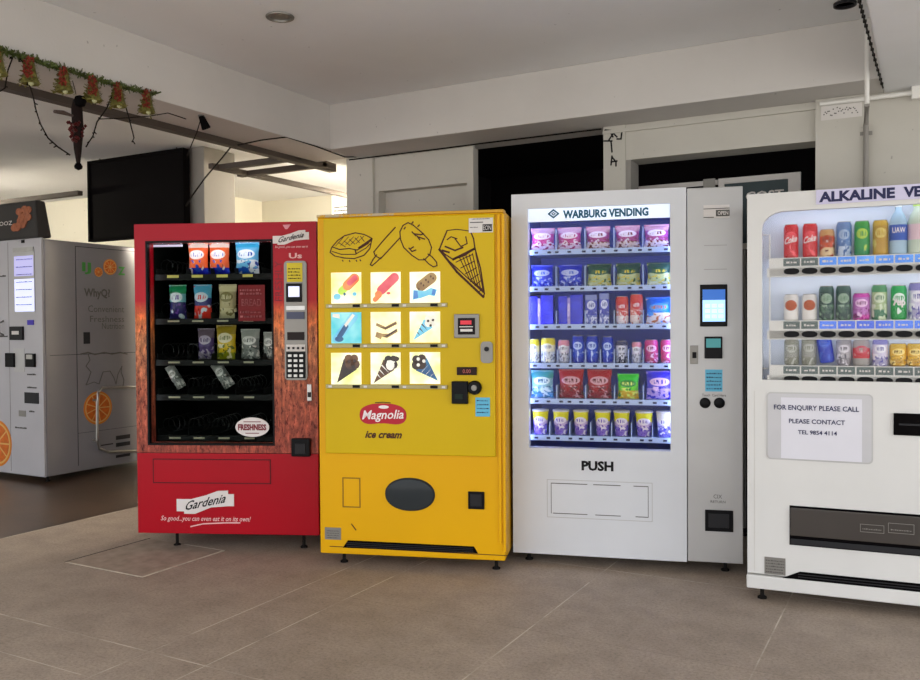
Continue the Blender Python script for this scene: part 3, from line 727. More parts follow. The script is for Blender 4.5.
# ================================================================== YELLOW ICE CREAM MACHINE
F = Frame(-.752, 4.535, R(10.51)); YW, YZ0, YZ1, YD = .992, .07, 1.864, .80
M['yel'] = paint('yellow_enamel', 'd0ae00', .4, var=.05, scale=1.5, spec=.2)
M['yel2'] = paint('yellow_enamel_lower', 'e2a900', .4, var=.04, scale=1.5, spec=.2)
M['yel_edge'] = paint('amber_yellow_edge', 'd29c0c', .4, var=.1, scale=6)
def rust():
    m, nt, b = newmat('chipped_yellow_edge'); v = coords(nt)
    n = noise(nt, v, 14, 5, .7); sep = nt.nodes.new('ShaderNodeSeparateXYZ'); nt.links.new(v, sep.inputs[0])
    nearend = math_(nt, 'LESS_THAN', sep.outputs['X'], .42)
    f = math_(nt, 'MULTIPLY', ramp(nt, n, [(.46, W1(0)), (.5, W1(1))]), nearend)
    nt.links.new(mixc(nt, f, srgb('cf9a14'), srgb('b9a888')), b.inputs['Base Color']); b.inputs['Roughness'].default_value = .5; return m
t = empty('ice_cream_vending_machine', (F.x, F.y, 0), F.t)
tag(t, 'yellow ice cream vending machine with nine lit picture tiles', 'vending machine')
MB().box(0, YW, .06, YD, YZ0, YZ1).build('cabinet', M['yel_edge'], t, bevel=.006)
MB().box(0, YW - .0, 0, .062, YZ0 + .0, YZ1 - .012).build('lower_front', M['yel2'], t, bevel=.008)
MB().box(-.003, YW + .003, -.004, .075, YZ1 - .012, YZ1 + .003).build('top_edge', rust(), t, bevel=.003)
dz0 = F.L(410, 454.5)[1]; du0 = F.L(325.5, 340)[0]; du1 = F.L(495.5, 340)[0]; dz1 = YZ1 - .02
door = MB().box(du0, du1, -.018, 0, dz0, dz1).build('door', M['yel'], t, bevel=.005)
MB().box(du1 + .012, du1 + .028, -.010, 0, YZ0 + .09, dz1).box(du1 + .036, du1 + .05, -.014, 0, YZ0 + .05, dz1).build('edge_moulding', M['yel2'], t, bevel=.004)
Y0 = -.018
def yp(p, w=Y0): return F.L(p[0], p[1], w)
# line drawings
def cr(x, y): return yp((320 + x / 5.11, 225 + y / 5.11))
dr = MB()
def S(p, wd=.006, closed=False): dr.stroke([cr(*q) for q in p], wd, Y0 - .0012, Y0 - .0002, closed=closed)
S([(60,115),(90,80),(125,55),(180,40),(225,48),(265,68),(245,95),(190,128),(150,120),(100,125),(62,112)])
S([(60,115),(52,140),(75,158),(120,168),(175,172),(225,155),(255,120),(266,70)])
S([(62,135),(110,150),(180,150),(235,118),(258,95)], .005)
S([(180,128),(185,148)], .007); S([(200,118),(262,75)], .012)
for k in range(5): S([(95+k*28,90-k*8),(130+k*24,112-k*7)], .004); S([(80+k*26,108-k*3),(120+k*26,62-k*1)], .003)
for q in ((115,180),(150,182),(185,180),(205,178)): S([q,(q[0]+3,q[1]+5)], .006)
S([(385,12),(330,72),(275,138),(283,158),(310,172),(345,135),(408,66)]); S([(385,12),(350,50),(275,138)], .004)
S([(290,152),(270,178),(257,203),(266,208),(290,188),(312,166)])
S([(425,2),(408,35),(412,75),(428,115),(470,155),(505,178),(535,178),(562,150),(570,115),(555,75),(520,38),(478,2),(450,-12),(425,2)])
S([(530,172),(555,198),(580,214),(598,208),(596,190),(575,165),(552,148)])
for q in ([(470,35),(490,55)],[(482,45),(515,50)],[(495,55),(510,75)],[(505,62),(535,72)],[(515,50),(530,45)],[(455,118),(470,135),(490,128)],[(465,120),(478,112)],[(470,-8),(476,-16)],[(500,8),(508,0)],[(430,20),(436,12)]): S(q, .007)
S([(650,28),(700,22),(760,30),(785,38)],.005); S([(650,28),(628,80),(610,125),(640,150),(680,176),(740,155),(792,120),(785,70),(770,35)], .007)
S([(610,125),(700,240),(835,368)], .012); S([(680,176),(792,120)], .012); S([(792,120),(820,220),(840,350),(835,368)], .007)
S([(690,70),(720,110),(752,95),(745,60)]); S([(650,75),(670,60),(700,70)]); S([(640,110),(690,130),(730,115)], .009); S([(625,130),(660,140)], .01)
for k in range(6): S([(695+k*24,190+k*30),(780+k*10,150+k*34)], .005); S([(715+k*16,170-k*6),(770+k*13,250+k*10+40)], .005)
S([(650,175),(835,345)], .006); S([(785,290),(838,340)], .006)
dr.build('line_drawings', M['text_brown'], door)
# backlit tiles
def tile_mat(n, c, c2=None, e=.9):
    m, nt, b = newmat(n); v = coords(nt); f = noise(nt, v, 9, 2)
    cc = ramp(nt, f, [(.35, c), (.65, c2 or c)])
    nt.links.new(cc, b.inputs['Base Color']); nt.links.new(cc, b.inputs['Emission Color']); b.inputs['Emission Strength'].default_value = e; b.inputs['Roughness'].default_value = .3
    return m
pic = {n: tile_mat('lit_' + n, a, b_, .28) for n, a, b_ in (('pink', 'd8404e', 'e8707a'), ('orange', 'e87038', 'f0a058'), ('lime', 'a8dc40', 'd4e860'), ('sky', '58b8e0', '90d8e8'),
      ('tan', 'b09058', '8a6a3c'), ('brown', '3a2414', '6a4626'), ('wrapblue', '2c64b8', '5a9ad8'), ('deepblue', '1c3c70', '2e78a0'), ('white', 'f2f0e4', 'e0dcd0'), ('choc', '241610', '3c2416'))}
txs = [(331.5, 361.5), (371, 400.8), (410, 440.3)]; tys = [(272.5, 303.5), (312.3, 343.3), (352.8, 384.5)]
tilec = [['f4f090', 'fafabc', 'f6f6d0'], ['40c0cc', 'f6f2a4', 'f2f4a0'], ['eef08c', 'e6e6a0', 'f0f48c']]
def shapes(i, j, q):
    """the little product pictures, in tile fractions (x right, y up)"""
    def PT(pts, m, lift=.0): 
        o.setdefault(m, MB()).plate([(q[0] + a * (q[1] - q[0]), q[2] + b * (q[3] - q[2])) for a, b in pts], Y0 - .0075 - lift, Y0 - .0062)
    def capsule(ax, ay, bx, by, r, m, lift=0, n=8):
        an = math.atan2(by - ay, bx - ax); pts = []
        for k in range(n + 1): a = an + math.pi / 2 + math.pi * k / n; pts.append((ax + r * math.cos(a), ay + r * math.sin(a)))
        for k in range(n + 1): a = an - math.pi / 2 + math.pi * k / n; pts.append((bx + r * math.cos(a), by + r * math.sin(a)))
        PT(pts, m, lift)
    def cone(tx, ty, hx, hy, r, m1, m2, m3):
        d = Vector((hx - tx, hy - ty)); n = Vector((-d.y, d.x)).normalized() * r
        PT([(tx, ty), (hx - n.x, hy - n.y), (hx + n.x, hy + n.y)], m1)
        for a, b, rr in ((0, 0, r * .62), (.5, .10, r * .55), (-.5, .10, r * .55), (0, .22, r * .5)):
            c_ = Vector((hx, hy)) + n * a + d.normalized() * b; PT(oval(c_.x, c_.y, rr, rr, 10), m2, .0005)
        for a, b in ((.3, .05), (-.2, .18), (-.5, .0)):
            c_ = Vector((hx, hy)) + n * a + d.normalized() * b; PT(oval(c_.x, c_.y, r * .22, r * .22, 7), m3, .001)
        for k in (.35, .55, .75): c_ = Vector((tx, ty)) + d * k; PT([(c_.x - n.x * k, c_.y - n.y * k), (c_.x + n.x * k, c_.y + n.y * k), (c_.x + n.x * k * .9 + .02, c_.y + n.y * k * .9 + .04)], m3, .0007)
    o = {}
    if (i, j) == (0, 0): capsule(.35, .4, .52, .55, .12, 'lime'); capsule(.55, .58, .78, .8, .16, 'orange', .0003); capsule(.62, .66, .8, .82, .09, 'pink', .0006); PT(oval(.2, .22, .12, .1), 'sky'); PT(oval(.78, .3, .07, .06), 'sky'); PT(oval(.45, .3, .04, .05), 'deepblue')
    if (i, j) == (0, 1): capsule(.36, .42, .8, .82, .15, 'pink'); capsule(.15, .12, .28, .25, .08, 'orange'); PT(oval(.26, .28, .12, .12), 'orange', .0003); PT(oval(.6, .32, .07, .04), 'pink')
    if (i, j) == (0, 2):
        capsule(.38, .55, .72, .8, .17, 'tan')
        for k in range(7): PT(oval(.3 + .08 * k, .5 + .055 * k + (.07 if k % 2 else -.05), .03, .04, 8), 'brown', .0005)
        PT([(.1, .1), (.35, .15), (.65, .25), (.82, .2), (.9, .42), (.7, .48), (.5, .38), (.3, .4), (.12, .42)], 'sky', .0003); PT([(.12, .12), (.28, .16), (.26, .38), (.14, .4)], 'wrapblue', .0006); PT([(.72, .26), (.84, .24), (.86, .42), (.76, .44)], 'wrapblue', .0006)
    if (i, j) == (1, 0): capsule(.2, .15, .75, .85, .14, 'sky'); capsule(.28, .22, .5, .55, .08, 'deepblue', .0004); PT(oval(.27, .14, .14, .09), 'deepblue', .0006); PT([(.05, .85), (.3, .8), (.28, .95), (.06, .96)], 'white'); PT([(.5,.52),(.8,.9),(.72,.95),(.44,.6)], 'white', .0006)
    if (i, j) == (1, 1):
        PT([(.18, .56), (.5, .42), (.88, .6), (.86, .7), (.5, .52), (.2, .65)], 'tan'); PT([(.3, .52), (.5, .44), (.85, .62), (.86, .66), (.5, .5)], 'brown', .0004)
        PT([(.15, .2), (.35, .12), (.4, .3), (.2, .36)], 'tan'); PT([(.38, .2), (.55, .16), (.9, .36), (.88, .46), (.6, .3), (.4, .3)], 'tan'); PT([(.42, .2), (.56, .2), (.88, .4), (.86, .44), (.56, .26)], 'choc', .0004)
    if (i, j) == (1, 2): cone(.12, .08, .62, .62, .2, 'sky', 'white', 'choc'); 
    if (i, j) == (2, 0): cone(.2, .06, .64, .64, .27, 'choc', 'brown', 'choc')
    if (i, j) == (2, 1): cone(.1, .03, .62, .62, .24, 'brown', 'choc', 'white'); PT(oval(.66, .6, .14, .16), 'white', .0012); PT(oval(.82, .8, .14, .08), 'choc', .0014)
    if (i, j) == (2, 2): cone(.93, .1, .38, .62, .27, 'deepblue', 'choc', 'white')
    return o
for i in range(3):
    for j in range(3):
        q = rect(F, txs[j][0], tys[i][0] - j * .35, txs[j][1], tys[i][1] - j * .35, Y0)
        tl = MB().box(q[0], q[1], Y0 - .006, Y0 + .001, q[2], q[3]).build('picture_tile', tile_mat('lit_tile_%d%d' % (i, j), tilec[i][j], 'fbfbe6' if (i, j) != (1, 0) else '98dce0', .4), door)
        for mk, mb in shapes(i, j, q).items(): mb.build('picture_' + {'wrapblue': 'blue', 'deepblue': 'navy', 'choc': 'chocolate'}.get(mk, mk), pic[mk], tl)
for i, (y0, y1) in enumerate(((303.6, 307.6), (343.8, 347.8), (384.6, 388.6))):
    q = rect(F, 326.5, y0, 447.5, y1, Y0); sp = MB().box(q[0], q[1], Y0 - .012, Y0, q[2], q[3]).build('selection_strip', paint('grey_yellow_strip', 'a59a6a', .4, .3), door, bevel=.002)
    for xx in (357, 396, 434.5):
        u = F.L(xx, y0, Y0)[0]; MB().box(u - .019, u + .019, Y0 - .017, Y0 - .0115, q[2] + .004, q[3] - .003).build('select_button', M['black'], sp)
    for xx in (331, 366, 405, 444):
        u = F.L(xx, y0, Y0)[0]; MB().box(u - .009, u + .009, Y0 - .0135, Y0 - .0115, q[2] + .005, q[3] - .005).build('price_tag', M['sticker'], sp)
def yx(name, x0, y0, x1, y1, m, par, d=.012, bev=0, r=None):
    q = rect(F, x0, y0, x1, y1, Y0)
    mb = MB().plate(rrect(*q, r), Y0 - d, Y0) if r else MB().box(q[0], q[1], Y0 - d, Y0, q[2], q[3])
    return mb.build(name, m, par, bevel=bev)
rd = yx('card_reader', 454.5, 314, 479.5, 338, M['steel_dull'], door, .014, .004)
yx('reader_screen', 458.5, 318, 475.5, 334.5, paint('dark_reader_screen', '15090c', .2), rd, .017)
yx('reader_red_mark', 461, 320.5, 472, 324.5, lamp_mat('red_screen_mark', 'c02434', .5), rd, .018); yx('reader_white_mark', 461, 329, 473, 331.5, M['sticker'], rd, .018); yx('reader_mark_line', 460, 326.3, 473.5, 327.2, M['sticker'], rd, .018)
lk = yx('lock', 481, 341.5, 493, 363, M['steel_dull'], door, .012, 0, .02); q = F.L(487, 349, Y0); MB().lathe([(.012, Y0 - .02), (.012, Y0 - .01)], (q[0], 0, q[1]), 16, 'y').build('lock_cylinder', M['dark'], lk, smooth=True)
ds = yx('display', 457, 367, 477, 375, paint('dark_display', '2a130c', .25), door, .008, .002)
tm = MB(); q = rect(F, 463, 369.2, 471, 373, Y0); text(tm, '0.00', *q, Y0 - .009, Y0 - .0085); tm.build('digits', lamp_mat('dim_red_digits', '9a4a40', .5), ds)
cm = yx('coin_slot', 452.5, 381, 468.5, 403.5, M['black'], door, .03, .005, None)
q = F.L(475, 387.5, Y0); MB().lathe([(.036, Y0), (.036, Y0 - .02), (.03, Y0 - .028), (.001, Y0 - .029)], (q[0], 0, q[1]), 24, 'y').build('coin_knob', M['black'], door, smooth=True)
MB().lathe([(.016, Y0 - .028), (.014, Y0 - .036), (.001, Y0 - .037)], (q[0] + .0, 0, q[1]), 16, 'y').build('knob_cap', M['steel_dull'], door, smooth=True)
q = F.L(460, 396, Y0); MB().box(q[0] - .02, q[0] + .02, Y0 - .034, Y0 - .029, q[1] - .012, q[1] + .012).build('coin_chute', paint('green_black', '1d2a22', .4), cm)
sk = yx('blue_sticker', 475.5, 397.5, 490, 416.5, M['sticker_blue'], door, .0015)
q = rect(F, 477, 400, 488.5, 414.5, Y0); tm = MB()
for k in range(4): scribble(tm, q[0], q[1], q[2] + .008 + k * .02, .006, Y0 - .0025, Y0 - .0016, seed=k + 20)
tm.build('sticker_print', M['text_navy'], sk)
sk = yx('price_sticker', 468.8, 218, 493, 232.5, M['sticker'], door, .0015)
q = rect(F, 470, 219, 492, 231.5, Y0); tm = MB(); tm.box(q[0], q[0] + (q[1] - q[0]) * .6, Y0 - .0025, Y0 - .0016, q[2] + .045, q[2] + .049)
scribble(tm, q[0] + .01, q[1] - .01, q[2] + .062, .004, Y0 - .0025, Y0 - .0016, seed=4); scribble(tm, q[0], q[0] + .04, q[2] + .02, .004, Y0 - .0025, Y0 - .0016, seed=5)
tm.box(q[0] + .065, q[1], Y0 - .0022, Y0 - .0014, q[2], q[2] + .036); tm.build('sticker_print', M['text_black'], sk)
tm = MB(); text(tm, 'EON', q[0] + .068, q[1] - .004, q[2] + .006, q[2] + .03, Y0 - .0028, Y0 - .0022); tm.build('sticker_lettering', M['sticker'], sk)
# logo
q = F.L(383, 415.2, Y0); LW, LH = .126, .062
pts = []
for k in range(40):
    a = 2 * math.pi * k / 40; x = LW * math.copysign(abs(math.cos(a)) ** .85, math.cos(a)); z = LH * math.copysign(abs(math.sin(a)) ** .8, math.sin(a))
    if z < 0: z += .02 * math.cos(x / LW * math.pi / 2) ** 2
    pts.append((q[0] + x, q[1] + z))
lg = MB().plate(pts, Y0 - .003, Y0).build('oval_logo', M['red_logo'], door)
tm = MB(); text(tm, 'Magnolia', q[0] - .112, q[0] + .112, q[1] - .038, q[1] + .024, Y0 - .0045, Y0 - .004, shear=.25, bold=.014, slope=.03); tm.plate(oval(q[0] + .005, q[1] + .043, .028, .009, 14), Y0 - .0042, Y0 - .0031); tm.build('logo_lettering', M['text_white'], lg)
MB().stroke([(q[0] - .04, q[1] + LH + .003), (q[0], q[1] + LH + .006), (q[0] + .04, q[1] + LH + .003)], .005, Y0 - .002, Y0).build('logo_small_print', M['text_brown'], lg)
tm = MB(); q = rect(F, 365, 431, 402, 438.3, Y0); text(tm, 'ice cream', *q, Y0 - .002, Y0 - .001, shear=.35, bold=.035); tm.build('lettering', M['text_brown'], door)
# lower front
fp = MB(); q = rect(F, 342.5, 477.5, 360.5, 507.5); outline(fp, *q, .006, -.002, .001); fp.build('access_flap', paint('brown_joint', '8a6410', .6), t)
q = F.L(410, 494.3); MB().plate(oval(q[0], q[1], .127, .081, 40, .95), -.014, .002).build('delivery_flap', M['flap'], t, bevel=.006, smooth=True)
MB().plate(oval(q[0], q[1], .134, .087, 40, .95), -.005, .002).build('flap_rim', M['dark'], t, bevel=.003)
cr_ = px('coin_return', 468.3, 491.5, 484.5, 509, M['black'], t, -.008, .002, .003); px('coin_return_flap', 470.5, 494, 482, 506, M['dark'], cr_, -.012, -.007, .002)
sc_ = MB().stroke([F.L(351.5, 524), F.L(356, 530)], .005, -.0018, .0); sc_.build('scratch', M['text_brown'], t)
pl = px('rating_plate', 325, 527.5, 341, 539.5, M['steel_dull'], t, -.002, .001)
q = rect(F, 327, 529, 339, 538); tm = MB()
for k in range(4): scribble(tm, q[0], q[1], q[2] + k * .012, .005, -.0028, -.0018, seed=k + 31)
tm.build('plate_print', M['text_grey'], pl)
gr = MB().plate([F.L(343, 547.5), F.L(478, 553.3), F.L(474, 546.5), F.L(348, 540.2)], -.003, .002).build('vent_slot', M['blackm'], t)
for k in range(3):
    a = F.L(347, 542.5 + k * 1.8); b = F.L(473, 548.2 + k * 1.8); MB().stroke([a, b], .0035, -.006, -.003).build('louvre', M['dark'], gr)
MB().stroke([F.L(330, 546.2), F.L(507, 555.6)], .0035, -.002, .001).build('bottom_joint', M['text_brown'], t)
foot(t, .1, .1, YZ0); foot(t, YW - .06, .1, YZ0); foot(t, .1, YD - .1, YZ0); foot(t, YW - .06, YD - .1, YZ0)

# ================================================================== WHITE SNACK MACHINE
F = Frame(.278, 4.564, R(13.59)); WW, WZ0, WZ1, WD = 1.174, .06, 1.972, .80
t = empty('snack_vending_machine', (F.x, F.y, 0), F.t)
tag(t, 'white snack vending machine with bright shelves of packets and tall control column', 'vending machine')
us = F.L(687, 380)[0]
c = MB(); shell(c, .0, us - .001, .07, WD, WZ0 + .01, WZ1 - .02, .035); c.build('cabinet', M['white_metal2'], t)
a0, a1, b0, b1 = rect(F, 528.3, 206, 670.3, 449.5)
a1 = F.L(670.3, 320)[0]
lin = MB(); shell(lin, .045, us - .04, .08, WD - .05, b0 - .06, WZ1 - .06, .006); lin.build('interior_liner', paint('blue_grey_liner', '6a7cd6', .5), t)
door = MB(); ring(door, 0, us - .002, WZ0, WZ1, a0, a1, b0, b1, 0, .065)
door = door.build('door', M['white_metal2'], t)
MB().box(a0 + .001, a1 - .001, .02, .026, b0 + .001, b1 - .001).build('glass', M['glass'], door)
cp = MB().box(us + .002, WW, .0, WD, WZ0 + .005, WZ1 - .006).build('control_column', M['grey_metal'], t, bevel=.004)
hz = F.L(600, 219.5)[1]
hs = MB().box(a0 + .001, a1 - .001, .012, .019, hz, b1 - .001).build('header_sign', lamp_mat('lit_header_white', 'd9e4f4', .55), door)
tm = MB(); q = rect(F, 563, 208.8, 648.5, 217.3, .012); text(tm, 'WARBURG VENDING', *q, .0108, .0115, bold=.045); tm.build('header_lettering', M['text_teal'], hs)
q = F.L(553.5, 213.8, .012); tm = MB(); tm.stroke([(q[0] - .026, q[1]), (q[0], q[1] + .02), (q[0] + .026, q[1]), (q[0], q[1] - .02)], .008, .0105, .0118, closed=True); tm.stroke([(q[0] - .009, q[1]), (q[0], q[1] + .007), (q[0] + .009, q[1]), (q[0], q[1] - .007)], .005, .0105, .0118, closed=True); tm.build('header_emblem', M['text_teal'], hs)
# trays
WZ = [F.L(600, y, .11)[1] for y in (248.8, 286, 324.3, 363.5, 399.5, 436.5)]
cols5 = [531, 556, 585, 614, 643, 672]; lip = paint('pale_blue_shelf_lip', 'b8cdf4', .4)
for k, z in enumerate(WZ):
    tr = MB(); tr.box(.055, us - .05, .105, .58, z - .008, z - .001); tr.box(.055, us - .05, .098, .105, z - .026, z + .002)
    cc = cols5 if k in (0, 1, 4) else ([531, 556, 585, 614, 643, 672] if k == 2 else ([531, 557, 570, 585, 600, 614, 628, 643, 660] if k == 3 else [529, 549, 569, 590, 611, 631, 652, 672]))
    for xx in cc[1:-1]: u = F.L(xx, 300, .1)[0]; tr.box(u - .002, u + .002, .10, .55, z - .001, z + (.11 if k in (0, 1) else .075))
    o = tr.build('tray', lip, t)
    pt = MB(); rnd = random.Random(k + 40); n_ = 12
    for j in range(n_):
        u = a0 + (a1 - a0) * (j + .5) / n_ + rnd.uniform(-.012, .012); pt.box(u - .01, u + .01, .0962, .0978, z - .018, z - .008)
    pt.build('price_strip', M['text_navy'], o)
for u in (a0 - .022, a1 + .022): MB().tube([(u, .088, b0 + .02), (u, .088, b1 - .02)], .011, 8).build('light_tube', M['tube'], t)
MB().tube([(a0 + .02, .088, b1 + .02), (a1 - .02, .088, b1 + .02)], .011, 8).build('light_tube', M['tube'], t)
q = rect(F, 581.5, 461, 613.5, 471); tm = MB(); text(tm, 'PUSH', *q, -.0015, -.0008, bold=.045); tm.build('push_lettering', M['text_black'], door)
fl = MB(); q = rect(F, 551, 484.5, 648.5, 515.5); 
for (x0, x1) in ((.0, .38), (.44, .72), (.85, 1)):
    L_ = q[1] - q[0]; fl.box(q[0] + x0 * L_, q[0] + x1 * L_, -.0015, .001, q[3] - .004, q[3]); fl.box(q[0] + min(x0 + .02, 1) * L_ , q[0] + x1 * L_, -.0015, .001, q[2], q[2] + .004)
fl.box(q[0], q[0] + .003, -.0015, .001, q[2], q[3]); fl.box(q[1] - .003, q[1], -.0015, .001, q[2], q[3]); 
MB().box(q[0] + .002, q[1] - .002, -.001, .001, q[2] + .002, q[3] - .002).build('delivery_flap', M['white_metal2'], door)
fl.build('flap_gap', M['text_grey'], door)
q = rect(F, 547, 481, 652.5, 519.5); fo = MB(); outline(fo, *q, .003, -.001, .001); fo.build('flap_surround', M['grey_metal'], door)
def wx(name, x0, y0, x1, y1, m, par, d0=-.004, d1=.001, bev=0): return px(name, x0, y0, x1, y1, m, par, d0, d1, bev)
lb = wx('rating_label', 703.5, 205, 729.5, 218, M['sticker'], cp, -.0015); q = rect(F, 703.5, 205, 729.5, 218); tm = MB()
tm.box(q[0], q[1], -.0025, -.0016, q[3] - .02, q[3] - .016); tm.box(q[0], q[0] + .05, -.0025, -.0016, q[2] + .002, q[2] + .006); tm.box(q[0] + .06, q[1], -.0022, -.0016, q[2] + .008, q[2] + .04); tm.build('label_print', M['text_grey'], lb)
tm = MB(); text(tm, 'OPEN', q[0] + .068, q[1] - .006, q[2] + .014, q[2] + .034, -.003, -.0024, bold=.02); tm.build('label_lettering', M['sticker'], lb)
for y in (245, 269):
    q = rect(F, 704, y, 727, y + .6); MB().box(q[0], q[1], -.001, .001, q[2], q[3]).build('panel_seam', paint('seam_grey', '96938f', .5), cp)
s_ = wx('touch_screen', 700, 284.5, 727.3, 326.5, M['black'], cp, -.012, .001, .004)
wx('screen_image', 702.5, 289.5, 725, 321.5, M['lcd'], s_, -.0135, -.011); wx('screen_banner', 702.5, 289.5, 725, 300, M['lcd_deep'], s_, -.0145, -.0132)
q = rect(F, 704, 303, 724, 319); tm = MB()
for i in range(3):
    for j in range(3): x = q[0] + (q[1] - q[0]) * (i + .15) / 3; z = q[2] + (q[3] - q[2]) * (j + .15) / 3; tm.box(x, x + .024, -.0142, -.0134, z, z + .018)
tm.build('screen_icons', M['lcd_white'], s_)
s_ = wx('card_reader', 704.5, 336.5, 722.3, 358.5, M['black'], cp, -.018, .001, .004); wx('reader_screen', 706, 338.5, 720.5, 347.5, lamp_mat('teal_reader_screen', '3d8486', .5), s_, -.0195, -.017)
s_ = wx('lock', 690, 345.5, 698, 364, M['steel_dull'], cp, -.008, .001, .002); wx('lock_lever', 692.3, 352, 696.3, 358, M['black'], s_, -.016, -.007, .001)
s_ = wx('blue_sticker', 705.2, 369.5, 722.5, 391.5, M['sticker_blue'], cp, -.0015); q = rect(F, 706.5, 372, 721.5, 390); tm = MB()
for k in range(5): scribble(tm, q[0], q[1], q[2] + .004 + k * .019, .007, -.0025, -.0016, seed=k + 50)
tm.build('sticker_print', M['text_navy'], s_)
tm = MB(); q = rect(F, 702, 393.8, 726, 396.5); text(tm, 'Touch  Card Here', *q, -.002, -.0012, bold=.01); tm.build('button_lettering', M['text_grey'], cp)
for x in (705, 719.3):
    q = F.L(x, 402.8); MB().lathe([(.027, .002), (.027, -.01), (.02, -.014), (.001, -.014)], (q[0], 0, q[1]), 20, 'y').build('round_button', M['black'], cp, smooth=True)
tm = MB(); q = rect(F, 713.5, 494.5, 722, 498.5); text(tm, 'CIX', *q, -.002, -.0012); q = rect(F, 710.5, 500.5, 725.5, 503); text(tm, 'RETURN', *q, -.002, -.0012); tm.build('return_lettering', M['text_grey'], cp)
s_ = wx('coin_return', 705, 510, 733.3, 531.5, M['black'], cp, -.006, .001, .003); wx('coin_return_flap', 708.5, 513.5, 729, 527.5, M['dark'], s_, -.010, -.005, .003)
for u, w_ in ((.07, .1), (WW - .08, .1), (.07, WD - .1), (WW - .08, WD - .1)): foot(t, u, w_, WZ0)
# the snacks
s5 = .00565
SP = dict(
 pink=pack('pink_cup_wrapper', 'd9b3c8', 'cf5f9c', 'e6cfd8', 'f2e3ea', 'a83a6c', .3, .75, 8, 1.2, .52),
 pinkb=pack('pink_brown_wrapper', 'd3a6b4', 'b45a94', 'e2d2cc', 'efe4ee', '7a3a34', .3, .75, 8, 2.9, .52),
 navy=pack('royal_blue_wrapper', '2336b8', '2a3cc4', '1c2c9c', 'c9d2f2', '6f86dc', .2, .85, 9, 3.3, .53),
 green=pack('dark_green_yellow_wrapper', '1e4a3c', 'cfd8a8', 'e4e6c4', '2c5c40', 'e0cf58', .15, .55, 7, 4.4, .54),
 bluebox=pack('royal_blue_carton_print', '1a1ec0', '181cb8', '2026c8', '4a50d8', None, .1, .9, 5, 5.1, .58),
 lilac=pack('lilac_carton_side', 'b9a8dc', 'c8b8e0', 'b0a0d8', 'e6dcf0', None, .3, .7, 7, 6.6, .55),
 silver=pack('silver_blue_wrapper', '8f98c8', '4a52b4', '7e88c4', 'd8dcf0', '2f3890', .3, .8, 7, 7.3, .5),
 redcan=pack('red_white_can_print', 'd05a50', 'e0948c', 'e8dcdc', 'c43c3c', 'f4f0f0', .3, .7, 6, 8.4, .52),
 skyblue=pack('sky_blue_biscuit_wrapper', '1e78d8', '2488e0', 'e8e0d4', '68b0ee', 'c0783c', .42, .6, 6, 9.2, .58),
 yelwht=pack('yellow_white_can_print', 'ece05a', 'e8e4c8', 'd8dcd8', 'f6f2dc', '8a8a90', .45, .72, 7, 10.3, .55),
 pinkwht=pack('pink_white_can_print', 'e8a8b8', 'ece4ea', 'd8d8e0', 'f0f0f2', '7a7480', .4, .75, 7, 11.8, .56),
 bluecan=pack('blue_white_can_print', '1c3aa4', '2a52bc', '1c3aa4', 'c0d0f0', None, .2, .8, 6, 12.5, .57),
 blackwht=pack('black_white_can_print', '3a3c58', 'd0d0d8', '4a4c60', 'e0e0e8', '2a2c3c', .3, .8, 8, 13.1, .5),
 pinkcan=pack('magenta_can_print', 'd05a98', 'c23c7c', 'a83060', 'ecc8dc', '7a2c54', .2, .8, 8, 14.4, .54),
 teal=pack('teal_white_wrapper', '58a8a4', 'a4d0d4', '6aa8c8', 'e0f0f2', '3c7088', .25, .75, 8, 15.2, .5),
 redbag=pack('red_wrapper', 'a8202c', '9c2834', '8c2838', 'e0b4bc', '5c1824', .25, .7, 8, 16.9, .56),
 lime=pack('lime_green_wrapper', '4cd048', '7cdc3c', 'dcb83c', '2c9038', 'e8f090', .35, .7, 6, 17.6, .56),
 violet=pack('violet_wrapper', '4a40c0', '6c5cc8', 'c8b0d8', 'e6c8dc', '3a2c98', .4, .75, 6, 18.2, .56),
 yp=pack('yellow_purple_pouch', 'e6e04a', 'd8c4dc', '9c86cc', 'f0e8ec', '6c4cb0', .4, .62, 7, 19.4, .55),
 wp=pack('white_purple_pouch', 'e8e6ea', 'c8c0e0', '8c84cc', 'f4f2f6', '5a58b0', .4, .65, 7, 20.6, .55))
_proto = {}
def snack(key, kind, name, x0, x1, h, k, label, cat, group=None, w_=.16, d=.07):
    w__ = (x1 - x0) * s5; u = (F.L(x0, 300, w_)[0] + F.L(x1, 300, w_)[0]) / 2; H_ = h * s5
    pk_ = (key, kind, round(w__, 3), round(H_, 3))
    if pk_ in _proto: o = dup(_proto[pk_])
    else:
        m = SP[key]
        if kind == 'bag': o = make_bag(name, w__, H_, d, m, seed=int(x0))
        elif kind == 'box': o = make_carton(name, w__, H_, .05, m)
        elif kind == 'can': o = make_can(name, w__ / 2, H_, m)
        elif kind == 'cup': o = make_cup(name, w__ / 2, H_, m, M['sticker'])
        _proto[pk_] = o
    put(o, F, u, w_, WZ[k] + .002); tag(o, label, cat, group); return o
ordn = ['first', 'second', 'third', 'fourth', 'fifth', 'sixth', 'seventh', 'eighth', 'ninth', 'tenth']
side = 'counting from the yellow machine'
for i, (x0, x1) in enumerate(((531, 554), (557.5, 582.5), (586, 612), (615.5, 641), (644.5, 671))):
    snack('pink' if i < 2 else 'pinkb', 'bag', 'noodle_pack', x0 + .8, x0 + 23.8, 21, 0, '%s pink noodle pack on the top shelf, %s' % (ordn[i], side), 'noodle pack', 'pink packs on the top shelf of the snack machine')
